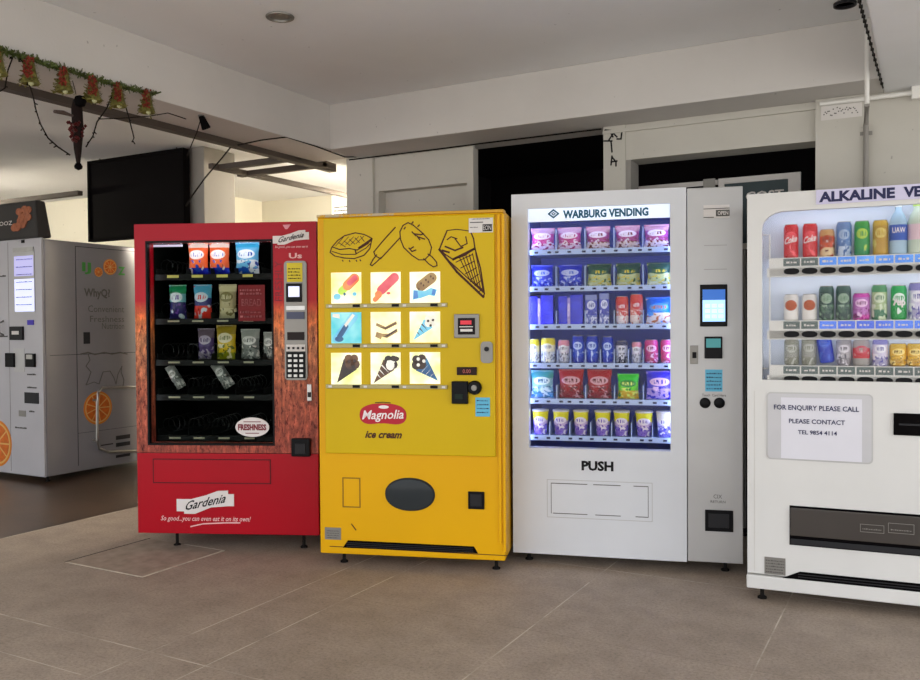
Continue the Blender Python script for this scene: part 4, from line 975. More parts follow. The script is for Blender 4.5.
for i, (x0, x1) in enumerate(((532, 553), (559, 582), (588, 611), (617, 640), (648, 671))):
    snack('navy' if i < 2 else 'green', 'bag', 'snack_bag', x0, x1, 20.5, 1, '%s snack bag %s, second shelf' % ('royal blue' if i < 2 else 'dark green and cream',
          ['nearest the yellow machine', 'next to the green bags', 'next to the blue bags', 'between two like it', 'beside the control column'][i]), 'snack bag', 'square bags on the second shelf of the snack machine')
for i, (key, kind, x0, x1, h, lb, cat) in enumerate((
  ('bluebox', 'box', 530, 538, 27, 'narrow royal blue carton hard against the window edge by the yellow machine, third shelf', 'carton'),
  ('bluebox', 'box', 541.5, 553.5, 28, 'wide royal blue carton in the first slot of the third shelf', 'carton'),
  ('bluebox', 'box', 559, 567.5, 27, 'narrow royal blue carton in the second slot of the third shelf', 'carton'),
  ('bluebox', 'box', 571, 583, 28, 'wide royal blue carton in the second slot of the third shelf', 'carton'),
  ('silver', 'box', 586, 597, 28, 'silver blue carton in the third slot of the third shelf, beside the cartons', 'carton'),
  ('silver', 'box', 600, 609, 29, 'silver blue carton beside the red and white cans, third shelf', 'carton'),
  ('redcan', 'can', 616, 628, 26, 'red and white can beside the silver cartons on the third shelf', 'can'),
  ('redcan', 'can', 630.5, 642.5, 28, 'red and white can next to the sky blue biscuit bag on the third shelf', 'can'),
  ('skyblue', 'bag', 647, 671, 24, 'sky blue biscuit bag on the third shelf of the white machine', 'snack bag'))):
    snack(key, kind, {'box': 'snack_carton', 'can': 'snack_can', 'bag': 'biscuit_bag'}[kind], x0, x1, h, 2, lb, cat)
for i, (x0, x1, key) in enumerate(((538.3, 541, 'lilac'), (567.8, 570.7, 'lilac'))):
    snack(key, 'box', 'wafer_stick', x0, x1, 25, 2, 'slim lilac wafer stick between the royal blue cartons of the %s slot' % ordn[i], 'wafer')
for i, (key, x0, x1, h, lb) in enumerate((
  ('yelwht', 528.5, 539, 23, 'yellow and white can at the window edge on the fourth shelf'), ('yelwht', 541, 555, 24, 'wide yellow and white can beside the pink and white one, fourth shelf'),
  ('pinkwht', 558, 569, 22, 'pink and white can on the fourth shelf'), ('bluecan', 572, 584, 26, 'tall blue can beside the pink and white one, fourth shelf'),
  ('bluecan', 586, 598, 26, 'tall blue can in the middle of three, fourth shelf'), ('bluecan', 602, 613, 25, 'tall blue can beside the black and white one, fourth shelf'),
  ('blackwht', 616, 627, 21, 'black and white can on the fourth shelf'), ('pinkwht', 632, 641, 20, 'small pale can between the black and white one and the magenta ones'),
  ('pinkcan', 645, 657.5, 22, 'magenta can beside the small pale can, fourth shelf'), ('pinkcan', 661, 673, 22, 'magenta can at the edge of the window by the control column, fourth shelf'))):
    snack(key, 'can', 'drink_can', x0, x1, h, 3, lb, 'can', 'cans on the fourth shelf of the snack machine')
for i, (key, x0, x1, h, lb) in enumerate((
  ('teal', 531, 553, 26, 'teal and white snack bag on the fifth shelf'), ('redbag', 559, 583, 27, 'red snack bag beside the teal one on the fifth shelf'),
  ('redbag', 587.5, 611, 27, 'red snack bag beside the lime green one on the fifth shelf'), ('lime', 618, 638, 23, 'lime green snack bag on the fifth shelf'), ('violet', 647, 672, 26, 'violet snack bag on the fifth shelf'))):
    snack(key, 'bag', 'snack_bag', x0, x1, h, 4, lb, 'snack bag', None)
for i, (x0, x1) in enumerate(((532, 548), (552.5, 568.5), (573, 588), (594.5, 610), (613.5, 629), (635.5, 652), (656.5, 672))):
    snack('yp' if i < 6 else 'wp', 'cup', 'yogurt_cup', x0, x1, 24, 5, ('%s yellow and purple cup on the bottom shelf, %s' % (ordn[i], side)) if i < 6 else 'white and purple cup at the end of the bottom shelf', 'cup', 'cups on the bottom shelf of the snack machine')

# ================================================================== DRINKS MACHINE
F = Frame(1.32, 3.927, R(23.38)); AW, AZ0, AZ1, AD = 1.19, .06, 1.869, .62
t = empty('drinks_vending_machine', (F.x, F.y, 0), F.t)
tag(t, 'ivory drinks vending machine headed ALKALINE with three lit rows of cans', 'vending machine')
u_w0 = F.L(762, 300)[0]; u_w1 = AW - .06; zb = F.L(800, 380.5)[1]; ztp = F.L(820, 209)[1]
MB().box(.0, AW, .16, AD, AZ0 + .03, AZ1 - .01).build('cabinet', M['alk'], t, bevel=.01)
# front door plate with rounded display opening: built as a polygon with a hole
def holed(outer, inner, y0, y1):
    bm = bmesh.new()
    def loop(pts, y): return [bm.verts.new((x, y, z)) for x, z in pts]
    fo, fi, bo_, bi = loop(outer, y0), loop(inner, y0), loop(outer, y1), loop(inner, y1)
    for A, B in ((fo, fi), (bo_, bi)):
        es = [bm.edges.new((L[k], L[(k + 1) % len(L)])) for L in (A, B) for k in range(len(L))]
        bmesh.ops.triangle_fill(bm, edges=es, use_beauty=True)
    for A, B in ((fo, bo_), (fi, bi)):
        for k in range(len(A)): bm.faces.new((A[k], A[(k + 1) % len(A)], B[(k + 1) % len(A)], B[k]))
    bmesh.ops.recalc_face_normals(bm, faces=bm.faces)
    me = bpy.data.meshes.new('door'); bm.to_mesh(me); bm.free(); mb = MB()
    mb.v = [tuple(v.co) for v in me.vertices]; mb.f = [tuple(p.vertices) for p in me.polygons]; mb.m = [0] * len(mb.f); bpy.data.meshes.remove(me); return mb
ap_w = [(u_w0, zb), (u_w1, zb), (u_w1, ztp)]
nr = []
for k in range(9): a = R(90 + 90 * k / 8); nr.append((u_w0 + .10 + .10 * math.cos(a), ztp - .075 + .075 * math.sin(a)))
ap_w = [(u_w0, zb), (u_w1, zb), (u_w1, ztp)] + nr
door = holed([(0, AZ0 + .07), (AW, AZ0 + .07), (AW, AZ1), (0, AZ1)], ap_w, 0, .03).build('door', M['alk'], t)
cv = MB(); shell(cv, u_w0 - .01, u_w1 + .01, .03, .16, zb - .01, ztp + .045, .008); cv.build('display_recess', paint('white_display_lining', 'dfe4ee', .4), t)
MB().box(0.0, AW, .03, .16, AZ0 + .04, zb - .012).box(0, u_w0 - .012, .03, .16, zb - .012, AZ1 - .002).box(u_w1 + .012, AW, .03, .16, zb - .012, AZ1 - .002).box(u_w0 - .012, u_w1 + .012, .03, .16, ztp + .047, AZ1 - .002).build('front_body', M['alk'], t)
MB().box(u_w0 - .005, u_w1 + .005, .024, .029, zb - .005, ztp + .005).build('glass', M['glass'], t)
MB().box(-.004, AW + .004, -.006, .2, AZ0, AZ0 + .062).build('plinth', M['alk'], t, bevel=.006)
# header
h0 = F.L(816, 204.5, -.006); h1 = F.L(816, 190, -.006)
hd = MB().box(h0[0], AW - .12, -.008, .0, h0[1], h1[1] - .001).build('header_sign', paint('lilac_white_header', 'cfcbe4', .5), t)
tm = MB(); e1 = F.L(895, 195, -.008)[0]; e0 = F.L(819, 195, -.008)[0]; zl0 = h0[1] + .008; zl1 = h1[1] - .010
text(tm, 'ALKALINE', e0, e1, zl0, zl1, -.0095, -.0085, bold=.045); tm.build('header_lettering', M['text_navy'], hd); tm = MB(); e2 = F.L(903.5, 195, -.008)[0]; text(tm, 'VENDING', e2, e2 + (e1 - e0) * .86, zl0, zl1, -.0095, -.0085, bold=.045)
tm.build('header_lettering', M['text_navy'], hd)
# shelves with button bars
AYs = [258, 320.5, 365]; AZs = [F.L(800, y, .07)[1] for y in AYs]
slots = [791, 810, 827, 844, 862, 880.5, 898.5, 917]
ubtn = [F.L(791.3 + 18.15 * k, 300)[0] for k in range(8)]; stp = ubtn[1] - ubtn[0]
ucol = [ubtn[0] + (F.L(791, 300)[0] - F.L(791, 300)[0]) + stp * k for k in range(10)]
for k, z in enumerate(AZs):
    sh = MB(); sh.box(u_w0 + .03, u_w1 - .004, .034, .13, z - .012, z - .002); sh.box(u_w0 + .03, u_w1 - .004, .030, .037, z - .082, z + .0); sh.box(u_w0 + .02, u_w1 - .004, .030, .045, z - .086, z - .046)
    o = sh.build('shelf', M['white_metal'], t)
    for j in range(10):
        u = ubtn[0] + stp * j
        if u > u_w1 - .05: break
        blue = (j >= 2 and k < 2)
        MB().box(u - stp * .46, u + stp * .46, .0285, .030, z - .038, z - .004).build('price_tag', tile_mat('lit_blue_tag', '3f7ad0', '5a94e0', .4) if blue and k == 0 else (tile_mat('lit_deep_blue_tag', '3f5cc8', '4a74d8', .4) if blue else paint('grey_green_tag', '66716e', .4)), o)
        MB().plate(oval(u, z - .062, .033, .014, 18, .8), .021, .030).build('select_button', M['black'], o)
    wt = MB()
    for j in range(10):
        u = ubtn[0] + stp * j
        if u < u_w1 - .05: scribble(wt, u - stp * .3, u + stp * .3, z - .026, .010, .0275, .0284, seed=j + 7 * k)
    wt.build('tag_print', M['sticker'], o)
for z in [ztp + .022] + [z_ - .024 for z_ in AZs[:2]]:
    MB().tube([(u_w0 + .03, .052, z), (u_w1 - .02, .052, z)], .008, 8).build('light_tube', M['tube_alk'], t)
# left over moulding lines of the recess cheek
MB().tube([(u_w0 + .004, .033, zb + .05), (u_w0 + .03, .05, zb + .05), (u_w0 + .03, .05, ztp - .1), (u_w0 + .004, .033, ztp - .1)], .004, 6).build('recess_moulding', M['white_metal'], t, smooth=True)
# notice recess
q = rect(F, 766.5, 393, 873, 461.5)
nb = MB().plate(rrect(*q, .02), -.004, .002).build('notice_frame', M['grey_metal'], door); nn = MB().plate(rrect(q[0] + .006, q[1] - .006, q[2] + .006, q[3] - .006, .016), -.0055, -.003).build('notice_holder', paint('clear_plastic_pocket', 'c4c3c5', .25), door)
sh = rect(F, 781, 396, 862, 460); pp_ = MB().box(sh[0], sh[1], -.007, -.005, sh[2], sh[3] - .01).build('notice_sheet', M['paper'], nn)
for body, x0, y0, x1, y1 in (('FOR ENQUIRY PLEASE CALL', 774, 405.5, 859, 411.5), ('PLEASE CONTACT', 789, 419.3, 845, 424), ('TEL 9854 4114', 798, 430.5, 837, 434.8)):
    tm = MB(); a = rect(F, x0, y0, x1, y1); text(tm, body, *a, -.0085, -.0078, bold=.02)
    tm.build('notice_lettering', M['text_navy'], pp_)
q = rect(F, 893.5, 413.5, 931, 435.5); bs = MB().box(q[0], q[1], -.012, .001, q[2], q[3]).build('note_acceptor', M['blackm'], door, bevel=.003)
MB().box(q[0] + .02, q[1] - .02, -.014, -.011, (q[2] + q[3]) / 2 - .004, (q[2] + q[3]) / 2 + .004).build('note_slot', M['dark'], bs)
# extra payment fittings beyond the photo's edge stay off; delivery bay
q = rect(F, 789.5, 506, 920, 551); q = (q[0], AW - .12, F.L(800, 545.5)[1] - .0, F.L(800, 506)[1])
db = MB().box(q[0], q[1], -.002, .001, q[2], q[3]).build('delivery_bay', M['blackm'], door)
MB().box(q[0] + .004, q[1] - .004, -.014, -.004, q[2] + .045, q[3] - .008).build('delivery_flap', paint('smoked_brown_flap', '443f3b', .25), db, bevel=.004)
MB().box(q[0] + .004, q[1] - .004, -.010, -.002, q[2] + .004, q[2] + .03).build('bay_sill', M['dark'], db, bevel=.004)
tm = MB(); a = rect(F, 860, 524, 884, 532); outline(tm, a[0], a[1], a[2], a[3], .002, -.0155, -.0142); scribble(tm, a[0] + .01, a[1] - .01, a[2] + .012, .005, -.0155, -.0142); a = rect(F, 888, 523, 914, 533); outline(tm, a[0], a[1], a[2], a[3], .002, -.0155, -.0142); scribble(tm, a[0] + .01, a[1] - .01, a[2] + .012, .005, -.0155, -.0142, seed=6); tm.build('flap_print', M['steel_dull'], db)
q = rect(F, 764.5, 557.5, 785.5, 574.5); pl = MB().box(q[0], q[1], -.002, .001, q[2], q[3]).build('rating_plate', M['steel_dull'], door); tm = MB()
for k in range(5): scribble(tm, q[0] + .006, q[1] - .006, q[2] + .008 + k * .013, .006, -.003, -.0019, seed=k + 60)
tm.build('plate_print', M['text_grey'], pl)
vz = AZ0 + .0625
vt = MB().plate([(F.L(783, 580)[0], vz), (AW - .1, vz), (AW - .16, vz + .035), (F.L(800, 580)[0], vz + .035)], -.004, .001).build('vent_slot', M['blackm'], door)
for k in range(2): MB().box(F.L(798, 580)[0], AW - .15, -.007, -.003, vz + .009 + k * .012, vz + .013 + k * .012).build('louvre', M['dark'], vt)
for z in (.45, 1.02): MB().box(.03, .032, -.0012, .001, AZ0 + .08, zb - .05).build('door_seam', paint('ivory_seam', 'c9c6bf', .5), door) if z < 1 else None
for u, w_ in ((.06, .06), (AW - .08, .06), (.06, AD - .08), (AW - .08, AD - .08)): foot(t, u, w_, AZ0)
# the drinks
s6 = .00505
DP = dict(
 cola=pack('bright_red_can', 'b40e1e', 'b81020', 'ac0c1a', 'e86a70', None, .1, .9, 4, 1.1, .60),
 root=pack('orange_brown_can', 'c8a070', 'c85a28', 'e0c8a0', 'a84820', '6a3820', .35, .75, 4, 2.1, .55),
 blue=pack('pale_blue_can', '7a90b8', '6a88b8', 'c0ccdc', 'b4c4dc', '486898', .3, .8, 4, 3.1, .54),
 green=pack('green_can', '3c8a3a', '2c8a44', '188048', 'b8d060', None, .2, .85, 4, 4.1, .58),
 gold=pack('gold_can', 'c8a848', 'b89438', 'c09c40', 'e0cc80', None, .2, .85, 4, 5.1, .58),
 orangew=pack('white_can_with_orange_emblem', 'e0dcd8', 'e4e0dc', 'e8e4e0', 'dcd8d4', None, .4, .75, 3, 6.1, .62),
 dkgreen=pack('dark_green_can', '3c5850', '2c4840', '28403c', 'a0b4a0', '6a8870', .2, .85, 5, 7.1, .55),
 pink=pack('pink_can', 'd060b8', 'c888c8', 'd058b0', 'f0d0ec', '7a2c6c', .2, .85, 5, 8.1, .55),
 green2=pack('green_and_cream_can', '5a9468', 'b8c8a0', '4c7c60', 'd8e0c8', None, .3, .8, 5, 9.1, .54),
 lime=pack('green_white_can', '1ca058', '189450', '109048', 'e8f4ec', None, .35, .65, 4, 10.1, .60),
 whitep=pack('white_purple_can', '9894c8', 'd8d4e4', 'b8b4d0', 'f0eef4', '7068a8', .3, .8, 5, 11.1, .54),
 grey=pack('grey_olive_can', '98988c', 'a4a49c', '8c8c80', 'c4c4bc', None, .3, .8, 4, 12.1, .56),
 royal=pack('royal_blue_can', '2444b0', '1c3ca8', '2040a8', '5878d0', None, .3, .8, 4, 13.1, .60),
 silver=pack('silver_can', 'a8a4a8', 'c0bcc0', '989498', 'e0dce0', '706c74', .3, .8, 4, 14.1, .54),
 redw=pack('red_and_white_can', 'b0a8a8', 'b8283c', 'a8a4a0', 'd06474', None, .3, .7, 4, 15.1, .60),
 yellow=pack('yellow_can', 'd8b860', 'e0b848', 'c8a040', 'f0dc98', '8a7030', .3, .8, 5, 16.1, .56))
def drink(key, u, h, k, label, tilt=0, wpx=13.5, name='drink_can'):
    o = make_can(name, wpx * .93 / 2 * s6, h * s6, DP[key]); r = wpx * .93 / 2 * s6; H_ = h * s6
    def wrap(mb, nm, m):
        mb.v = [(x_, -math.sqrt(max(0, (r + .0008) ** 2 - x_ * x_)), z_) for x_, y_, z_ in mb.v]; mb.build(nm, m, o)
    if key == 'cola': tm = MB(); text(tm, 'Coke', -r * .85, r * .85, H_ * .40, H_ * .60, 0, 0, shear=.4, bold=.03, slope=.25); wrap(tm, 'can_lettering', M['text_white'])
    if key == 'lime': tm = MB(); text(tm, '7up', -r * .8, r * .8, H_ * .36, H_ * .62, 0, 0, bold=.05); wrap(tm, 'can_lettering', M['text_white'])
    if key == 'orangew':
        tm = MB(); P_ = oval(0, H_ * .58, r * .8, H_ * .2, 20)
        for i_ in range(10): tm.add([(P_[a_][0], 0, P_[a_][1]) for a_ in (i_, i_ + 1, 19 - i_, (20 - i_) % 20)], [(0, 1, 2, 3)]) if i_ < 9 else None
        wrap(tm, 'can_emblem', paint('orange_brown_emblem', 'b85424', .4))
    if key in ('root', 'redw'): tm = MB(); tm.stroke([(-r * .7, H_ * .45), (0, H_ * .55), (r * .7, H_ * .5)], H_ * .09, 0, 0); wrap(tm, 'can_band', M['sticker'])
    put(o, F, u, .085, AZs[k] - .001 + (.012 if tilt else 0), 0, tilt); tag(o, label, 'can', 'cans on the %s shelf of the drinks machine' % ['top', 'middle', 'bottom'][k])
def U(x): return F.L(x, 300, .07)[0]
drink('cola', U(791), 31, 0, 'bright red can at the end of the top shelf, the one nearer the white machine')
drink('cola', U(810), 31, 0, 'bright red can standing next to the short orange brown can, top shelf')
drink('root', U(827), 25, 0, 'short orange brown can on the top shelf of the drinks machine')
drink('blue', U(844), 31, 0, 'pale blue can on the top shelf of the drinks machine')
drink('green', U(862), 31, 0, 'green can on the top shelf between the pale blue and gold cans')
drink('gold', U(880.5), 31, 0, 'gold can on the top shelf beside the bottles')
for i, (x, mc, lbm, lb) in enumerate(((898.5, 'a8c4d8', paint('blue_bottle_label', '2a54b8', .4), 'clear bottle with a blue label on the top shelf'), (917, 'c8d4c0', paint('pink_white_bottle_label', 'e4c4cc', .4), 'pale bottle with a green cap and pinkish label on the top shelf'))):
    r = .036; H_ = .225
    o = MB().lathe([(r * .8, 0), (r, .008), (r, H_ * .62), (r * .75, H_ * .76), (r * .38, H_ * .86), (r * .36, H_ * .93)], n=22).build('drink_bottle', paint('bottle_' + mc, mc, .12), smooth=True)
    MB().lathe([(r * .42, H_ * .93), (r * .42, H_)], n=18).build('cap', M['white_metal'] if i == 0 else paint('lime_cap', 'b8d858', .4), o, smooth=True)
    MB().lathe([(r * 1.015, H_ * .28), (r * 1.015, H_ * .58)], n=22).build('label_band', lbm, o, smooth=True)
    put(o, F, U(x), .085, AZs[0] - .001); tag(o, lb, 'bottle')
    if i == 0:
        tm = MB(); text(tm, 'UAW', -.026, .026, H_ * .42, H_ * .53, -r * 1.03, 0, bold=.02); tm.v = [(x_, -math.sqrt(max(0, (r * 1.03) ** 2 - x_ * x_)), z_) for x_, y_, z_ in tm.v]; tm.build('label_lettering', M['text_white'], o)
drink('orangew', U(791), 24, 1, 'white can with an orange emblem at the end of the middle shelf')
drink('orangew', U(809.5), 24, 1, 'white can with an orange emblem beside the dark green cans')
drink('dkgreen', U(826.5), 31, 1, 'dark green can next to the white and orange cans, middle shelf')
drink('dkgreen', U(843.5), 31, 1, 'dark green can next to the pink can, middle shelf')
drink('pink', U(861.5), 24, 1, 'short pink can on the middle shelf of the drinks machine', wpx=15)
drink('green2', U(879.5), 31, 1, 'green and cream can between the pink can and the plain green one')
drink('lime', U(899), 30, 1, 'vivid green can with white figures on the middle shelf')
drink('whitep', U(917), 32, 1, 'white and purple can at the photo edge of the middle shelf')
o = MB(); q_ = F
drink('grey', U(791.5), 24, 2, 'grey can at the end of the bottom shelf, beneath the white and orange cans')
drink('grey', U(809), 25, 2, 'grey can beside the leaning blue one on the bottom shelf')
drink('royal', U(827.5), 29, 2, 'royal blue can leaning over on the bottom shelf', -.14)
drink('silver', U(844), 24, 2, 'silver can on the bottom shelf beside the leaning blue can')
drink('redw', U(861.5), 23, 2, 'red and white can on the bottom shelf of the drinks machine', wpx=15)
drink('whitep', U(880.5), 24, 2, 'white and purple can beside the yellow cans on the bottom shelf')
drink('yellow', U(898.5), 20, 2, 'short yellow can next to the white and purple one, bottom shelf', wpx=14.5)
drink('yellow', U(915.5), 20, 2, 'short yellow can at the photo edge of the bottom shelf', wpx=14.5)

# ================================================================== JUICE MACHINE
IX1, IY0, IZ0, IZ1 = -6.36, 4.50, .05, 2.02; IX0 = IX1 - 1.15; IYD = 1.12
t = empty('juice_vending_machine', (IX1, IY0, 0)); tag(t, 'pale grey orange juice vending machine with black header, beside the red machine', 'vending machine')
def sx(x, y): p = hit(x, y, 0, IX1); return p.y - IY0, p.z          # side face
def fx(x, y): p = hit(x, y, 1, IY0); return p.x - IX1, p.z          # front face
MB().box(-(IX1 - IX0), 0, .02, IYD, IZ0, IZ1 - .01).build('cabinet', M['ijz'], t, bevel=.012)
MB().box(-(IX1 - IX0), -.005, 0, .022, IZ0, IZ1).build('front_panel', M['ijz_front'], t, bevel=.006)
hz0 = IZ1 + .0; hz1 = fx(20, 202)[1]
hdr = MB()
hdr.add([(-1.15, -.02, hz0), (-.02, -.02, hz0), (-.05, -.02, hz1), (-1.15, -.02, hz1), (-1.15, .10, hz0), (-.0, .10, hz0), (-.04, .07, hz1), (-1.15, .07, hz1)], [(0, 1, 2, 3), (4, 7, 6, 5), (0, 4, 5, 1), (3, 2, 6, 7), (0, 3, 7, 4), (1, 5, 6, 2)])
hdr = hdr.build('header', M['charcoal'], t, bevel=.02)
a = fx(24, 219); fr = MB(); rnd = random.Random(2)
for k in range(16):
    q = (a[0] + rnd.uniform(-.10, .10), a[1] + rnd.uniform(-.075, .075)); fr.plate(oval(q[0], q[1], .042, .03, 10), -.026 - .0003 * k, -.0205)
fr.build('fruit_emblem', paint('dull_orange_print', '9a5a3c', .6, var=.3, scale=30), hdr)
a = fx(8, 227); b = fx(16, 222); tm = MB(); text(tm, 'IJOOZ', a[0] - .12, b[0] - .02, a[1] - .0, a[1] + .045, -.022, -.021); tm.build('header_lettering', M['sticker'], hdr)
def fbox(name, x0, y0, x1, y1, m, d0=-.008, d1=.002, par=None, bev=0):
    a = fx(x0, (y0 + y1) / 2); b = fx(x1, (y0 + y1) / 2); xm = (x0 + x1) / 2
    return MB().box(a[0], b[0], d0, d1, fx(xm, y1)[1], fx(xm, y0)[1]).build(name, m, par or t, bevel=bev)
s_ = fbox('touch_screen', 13.5, 250, 35, 313, M['grey_metal'], -.006)
fbox('upper_screen', 15, 256, 34, 276, M['lcd_lilac'], -.008, -.005, s_); fbox('lower_screen', 15.5, 279, 35, 311.5, M['lcd_white'], -.008, -.005, s_)
for j in range(7):
    tm = MB(); a = fx(17, 258 + j * 7.5); b = fx(33, 258 + j * 7.5); scribble(tm, a[0], b[0], a[1] - .02, .010, -.0092, -.0082, seed=j + 70); tm.build('screen_print', paint('violet_screen_print', '6a6aa8', .5), s_)
fbox('screen_head', 14, 247.5, 34, 252, M['steel'], -.012); fbox('camera_dot', 22, 240, 24.5, 243, M['black'])
fbox('purple_label', 28, 320, 34, 325, paint('purple_sticker', '4a3cb0', .5))
s_ = fbox('card_reader', 11.5, 326.5, 24, 340, M['dark'], -.02, .002, None, .004); fbox('reader_mark', 14, 331, 21, 334.5, M['sticker'], -.0215, -.019, s_)
fbox('coin_unit', 7, 353, 15.5, 367, M['black'], -.02, .002, None, .004); fbox('phone_reader', 27, 353.5, 36, 367, M['black'], -.02, .002, None, .004)
fbox('reader_window', 28.5, 354.5, 34.5, 359, M['steel'], -.022, -.018); fbox('plate', 14, 348.5, 24.5, 372, M['grey_metal'], -.003)
fbox('receipt_slot', 25, 392.5, 39, 403.5, M['dark'], -.006); fbox('small_sticker', 19, 410.5, 26, 416.5, M['steel_dull'], -.003)
for j, (x0, x1, y) in enumerate(((28, 36, 375), (28, 37, 388), (30, 35, 412), (16, 27, 428), (0, 8, 337), (0, 7, 277))):
    tm = MB(); a = fx(x0, y); b = fx(x1, y); scribble(tm, a[0], b[0], a[1], .014, -.0085, -.004, seed=j + 80); tm.build('front_print', M['text_grey'], t)
a = fx(9.5, 350); MB().box(a[0] - .002, a[0] + .002, -.0015, .001, IZ0 + .02, IZ1 - .02).build('door_seam', M['steel_dull'], t)
a = fx(3.5, 328); MB().tube([(a[0], 0, a[1] + .06), (a[0], -.04, a[1] + .04), (a[0], -.04, a[1] - .04), (a[0], 0, a[1] - .06)], .009).build('door_handle', M['steel'], t, smooth=True)
a = fx(-2, 442); slice_m = paint('orange_fruit_print', 'c8641c', .4, var=.2, scale=30)
def slice_(name, cu, cz, r, face, par):
    """a cut orange, printed on: rind, pith and segments"""
    parts = []
    o1 = MB(); pts = oval(cu, cz, r, r, 40)
    def tr(mb):
        if face == 'side': mb.v = [(-y, x, z) for x, y, z in mb.v]
        return mb
    base = tr(MB().plate(pts, -.0015, .001)).build(name, paint('orange_rind', 'd07a1e', .5), par)
    tr(MB().plate(oval(cu, cz, r * .9, r * .9, 40), -.002, .001)).build('pith', paint('pale_pith', 'd8a860', .5), base)
    sg = MB()
    for k in range(9):
        a0_ = 2 * math.pi * (k + .06) / 9; a1_ = 2 * math.pi * (k + .94) / 9; p = [(cu + .1 * r * math.cos((a0_ + a1_) / 2), cz + .1 * r * math.sin((a0_ + a1_) / 2))]
        for j in range(5): q = a0_ + (a1_ - a0_) * j / 4; p.append((cu + r * .82 * math.cos(q), cz + r * .82 * math.sin(q)))
        sg.plate(p, -.0026, -.001)
    tr(sg).build('segments', slice_m, base)
    return base
slice_('orange_slice_print', a[0] - .01, a[1] - .01, .20, 'front', t)
# side face graphics (x across the side = +y)
def side_mb(mb): mb.v = [(-y, x, z) for x, y, z in mb.v]; return mb
dl0 = sx(75, 246); dz_b = sx(100, 460)[1]
ol = MB(); ol.box(dl0[0], dl0[0] + .005, -.0015, .001, IZ0 + .05, dl0[1]); ol.box(dl0[0], IYD - .02, -.0015, .001, dl0[1] - .005, dl0[1])
q = sx(47, 355.5); ol.box(.06, IYD - .03, -.0015, .001, q[1] - .003, q[1] + .001); q = sx(90, 432); ol.box(dl0[0], IYD - .03, -.0012, .001, q[1], q[1] + .003)
side_mb(ol).build('side_panel_joint', M['dark'], t)
tm = MB(); a = sx(82, 274); b = sx(91, 265); text(tm, 'IJ', a[0], b[0], a[1], b[1] + .02, -.0015, -.0008, bold=.03); a = sx(118, 275); b = sx(125, 267); text(tm, 'Z', a[0], b[0], a[1], b[1], -.0015, -.0008, bold=.04)
side_mb(tm).build('logo_letters', M['text_green'], t)
for (x, y, r) in ((98.5, 272, .042), (110, 267, .07)): q = sx(x, y); slice_('logo_orange', q[0], q[1], r, 'side', t)
tm = MB(); a = sx(84, 299); b = sx(110, 289); text(tm, 'WhyQ?', a[0], b[0], a[1], b[1], -.0015, -.0008, bold=.03); side_mb(tm).build('side_lettering', M['text_grey'], t)
for j, (bd, x0, x1, y) in enumerate((('Convenient', 88, 124, 309), ('Freshness', 90, 124, 319), ('Nutrition', 102, 124, 326))):
    a = sx(x0, y + 3); b = sx(x1, y - 3); tm = MB(); text(tm, bd, a[0], b[0], a[1], b[1], -.0015, -.0008); side_mb(tm).build('side_lettering', M['text_grey'], t)
tm = MB(); q = sx(85, 338); tm.box(q[0] - .015, q[0] + .05, -.0015, .0, q[1] - .05, q[1] + .05); side_mb(tm).build('side_emblem', M['dark'], t); tm = MB()
rnd = random.Random(13); walk = []
for j in range(42):
    x = rnd.uniform(81, 126); y = rnd.choice([353, 355, 360, 366, 372, 378, 383]) + rnd.uniform(-2, 2); walk.append((x, y))
tm.stroke([sx(81, 354), sx(88, 352.5), sx(95, 354.5), sx(104, 352.5), sx(112, 354), sx(120, 352.5), sx(127, 354)], .012, -.0015, .0)
wk = [(88, 354), (90, 360), (86, 366), (91, 372), (89, 378), (86, 385), (94, 382), (99, 384), (103, 372), (110, 371), (114, 378), (116, 384), (118, 374), (122, 366), (121, 372), (124, 380), (123, 386)]
tm.stroke([sx(*p) for p in wk], .007, -.0015, .0)
side_mb(tm).build('side_sketch', M['text_grey'], t)
q = sx(96, 408); slice_('orange_slice_print', q[0] + .02, q[1], .145, 'side', t)
lb = MB()
for x0, y0, x1, y1 in ((116, 434, 130, 440), (116, 441, 130, 447), (116, 453, 130, 458), (101, 443, 113, 446)): a = sx(x0, y1); b = sx(x1, y0); lb.box(a[0], b[0], -.002, .0, a[1], b[1])
side_mb(lb).build('side_labels', M['dark'], t)
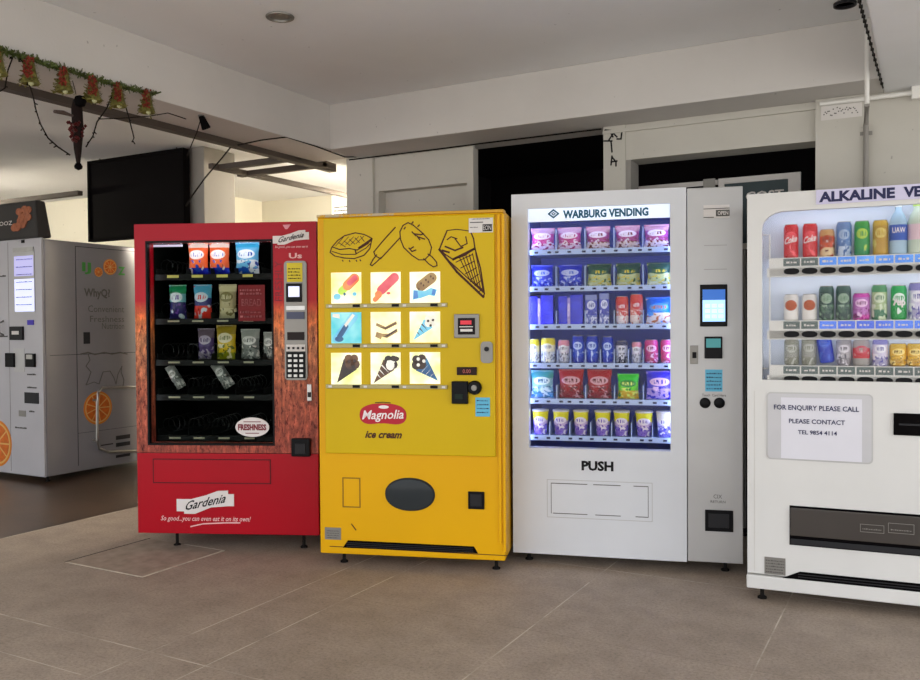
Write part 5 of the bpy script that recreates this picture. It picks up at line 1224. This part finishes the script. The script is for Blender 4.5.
p = [sx(137, 387), sx(98, 387.5), sx(94, 392), sx(93, 400), sx(93, 440), sx(95, 448), sx(103, 451.5), sx(137, 450.5)]
MB().tube([(.055, a_, z_) for a_, z_ in p], .012, 8).build('guard_rail', M['steel'], t, smooth=True)
for a_, z_ in (p[3], p[4]): MB().tube([(0, a_, z_), (.055, a_, z_)], .01, 8).build('rail_bracket', M['steel'], t)
for u, w_ in ((-.08, .08), (-1.05, .08), (-.08, IYD - .08), (-1.05, IYD - .08)): foot(t, u, w_, IZ0)

# ================================================================== LIGHT
world = bpy.data.worlds.new('world'); scene.world = world; world.use_nodes = True
nt = world.node_tree; bg = nt.nodes['Background']
tc = nt.nodes.new('ShaderNodeTexCoord'); sep = nt.nodes.new('ShaderNodeSeparateXYZ'); nt.links.new(tc.outputs['Generated'], sep.inputs[0])
skyc = ramp(nt, sep.outputs['Z'], [(.0, 'f0eeea'), (.02, 'eef0f4'), (.6, 'e6ebf4')])
nt.links.new(skyc, bg.inputs['Color']); bg.inputs['Strength'].default_value = 2.9
# added battens, kept out of view, to brighten the far room
for i, (x, y, L_) in enumerate(((-8.6, 4.6, 'over the juice machine'), (-4.45, 6.9, 'behind the wall end'))):
    t = empty('added_batten', (x, y, CZ - .38), 0 if i == 0 else R(90)); tag(t, 'added unseen fill batten %s' % L_, 'light', None)
    MB().box(-.6, .6, -.04, .04, -.045, 0).build('housing', M['white_metal'], t, bevel=.005)
    MB().tube([(-.58, 0, -.065), (.58, 0, -.065)], .016, 10).build('tube', lamp_mat('added_batten_glow', 'fff2dc', 320 if i == 0 else 600), t)
    for k in (-.5, .5): MB().tube([(k, 0, 0), (k, 0, .38)], .006, 6).build('drop_rod', M['white_metal'], t)

vs = scene.view_settings
scene.display_settings.display_device = 'sRGB'
vs.view_transform = 'Standard'; vs.look = 'None'; vs.gamma = 1.0; vs.exposure = 0.0; vs.use_curve_mapping = False
scene.cycles.use_denoising = True
scene.cycles.max_bounces = 8; scene.cycles.diffuse_bounces = 5; scene.cycles.transparent_max_bounces = 12
scene.cycles.sample_clamp_indirect = 6.0
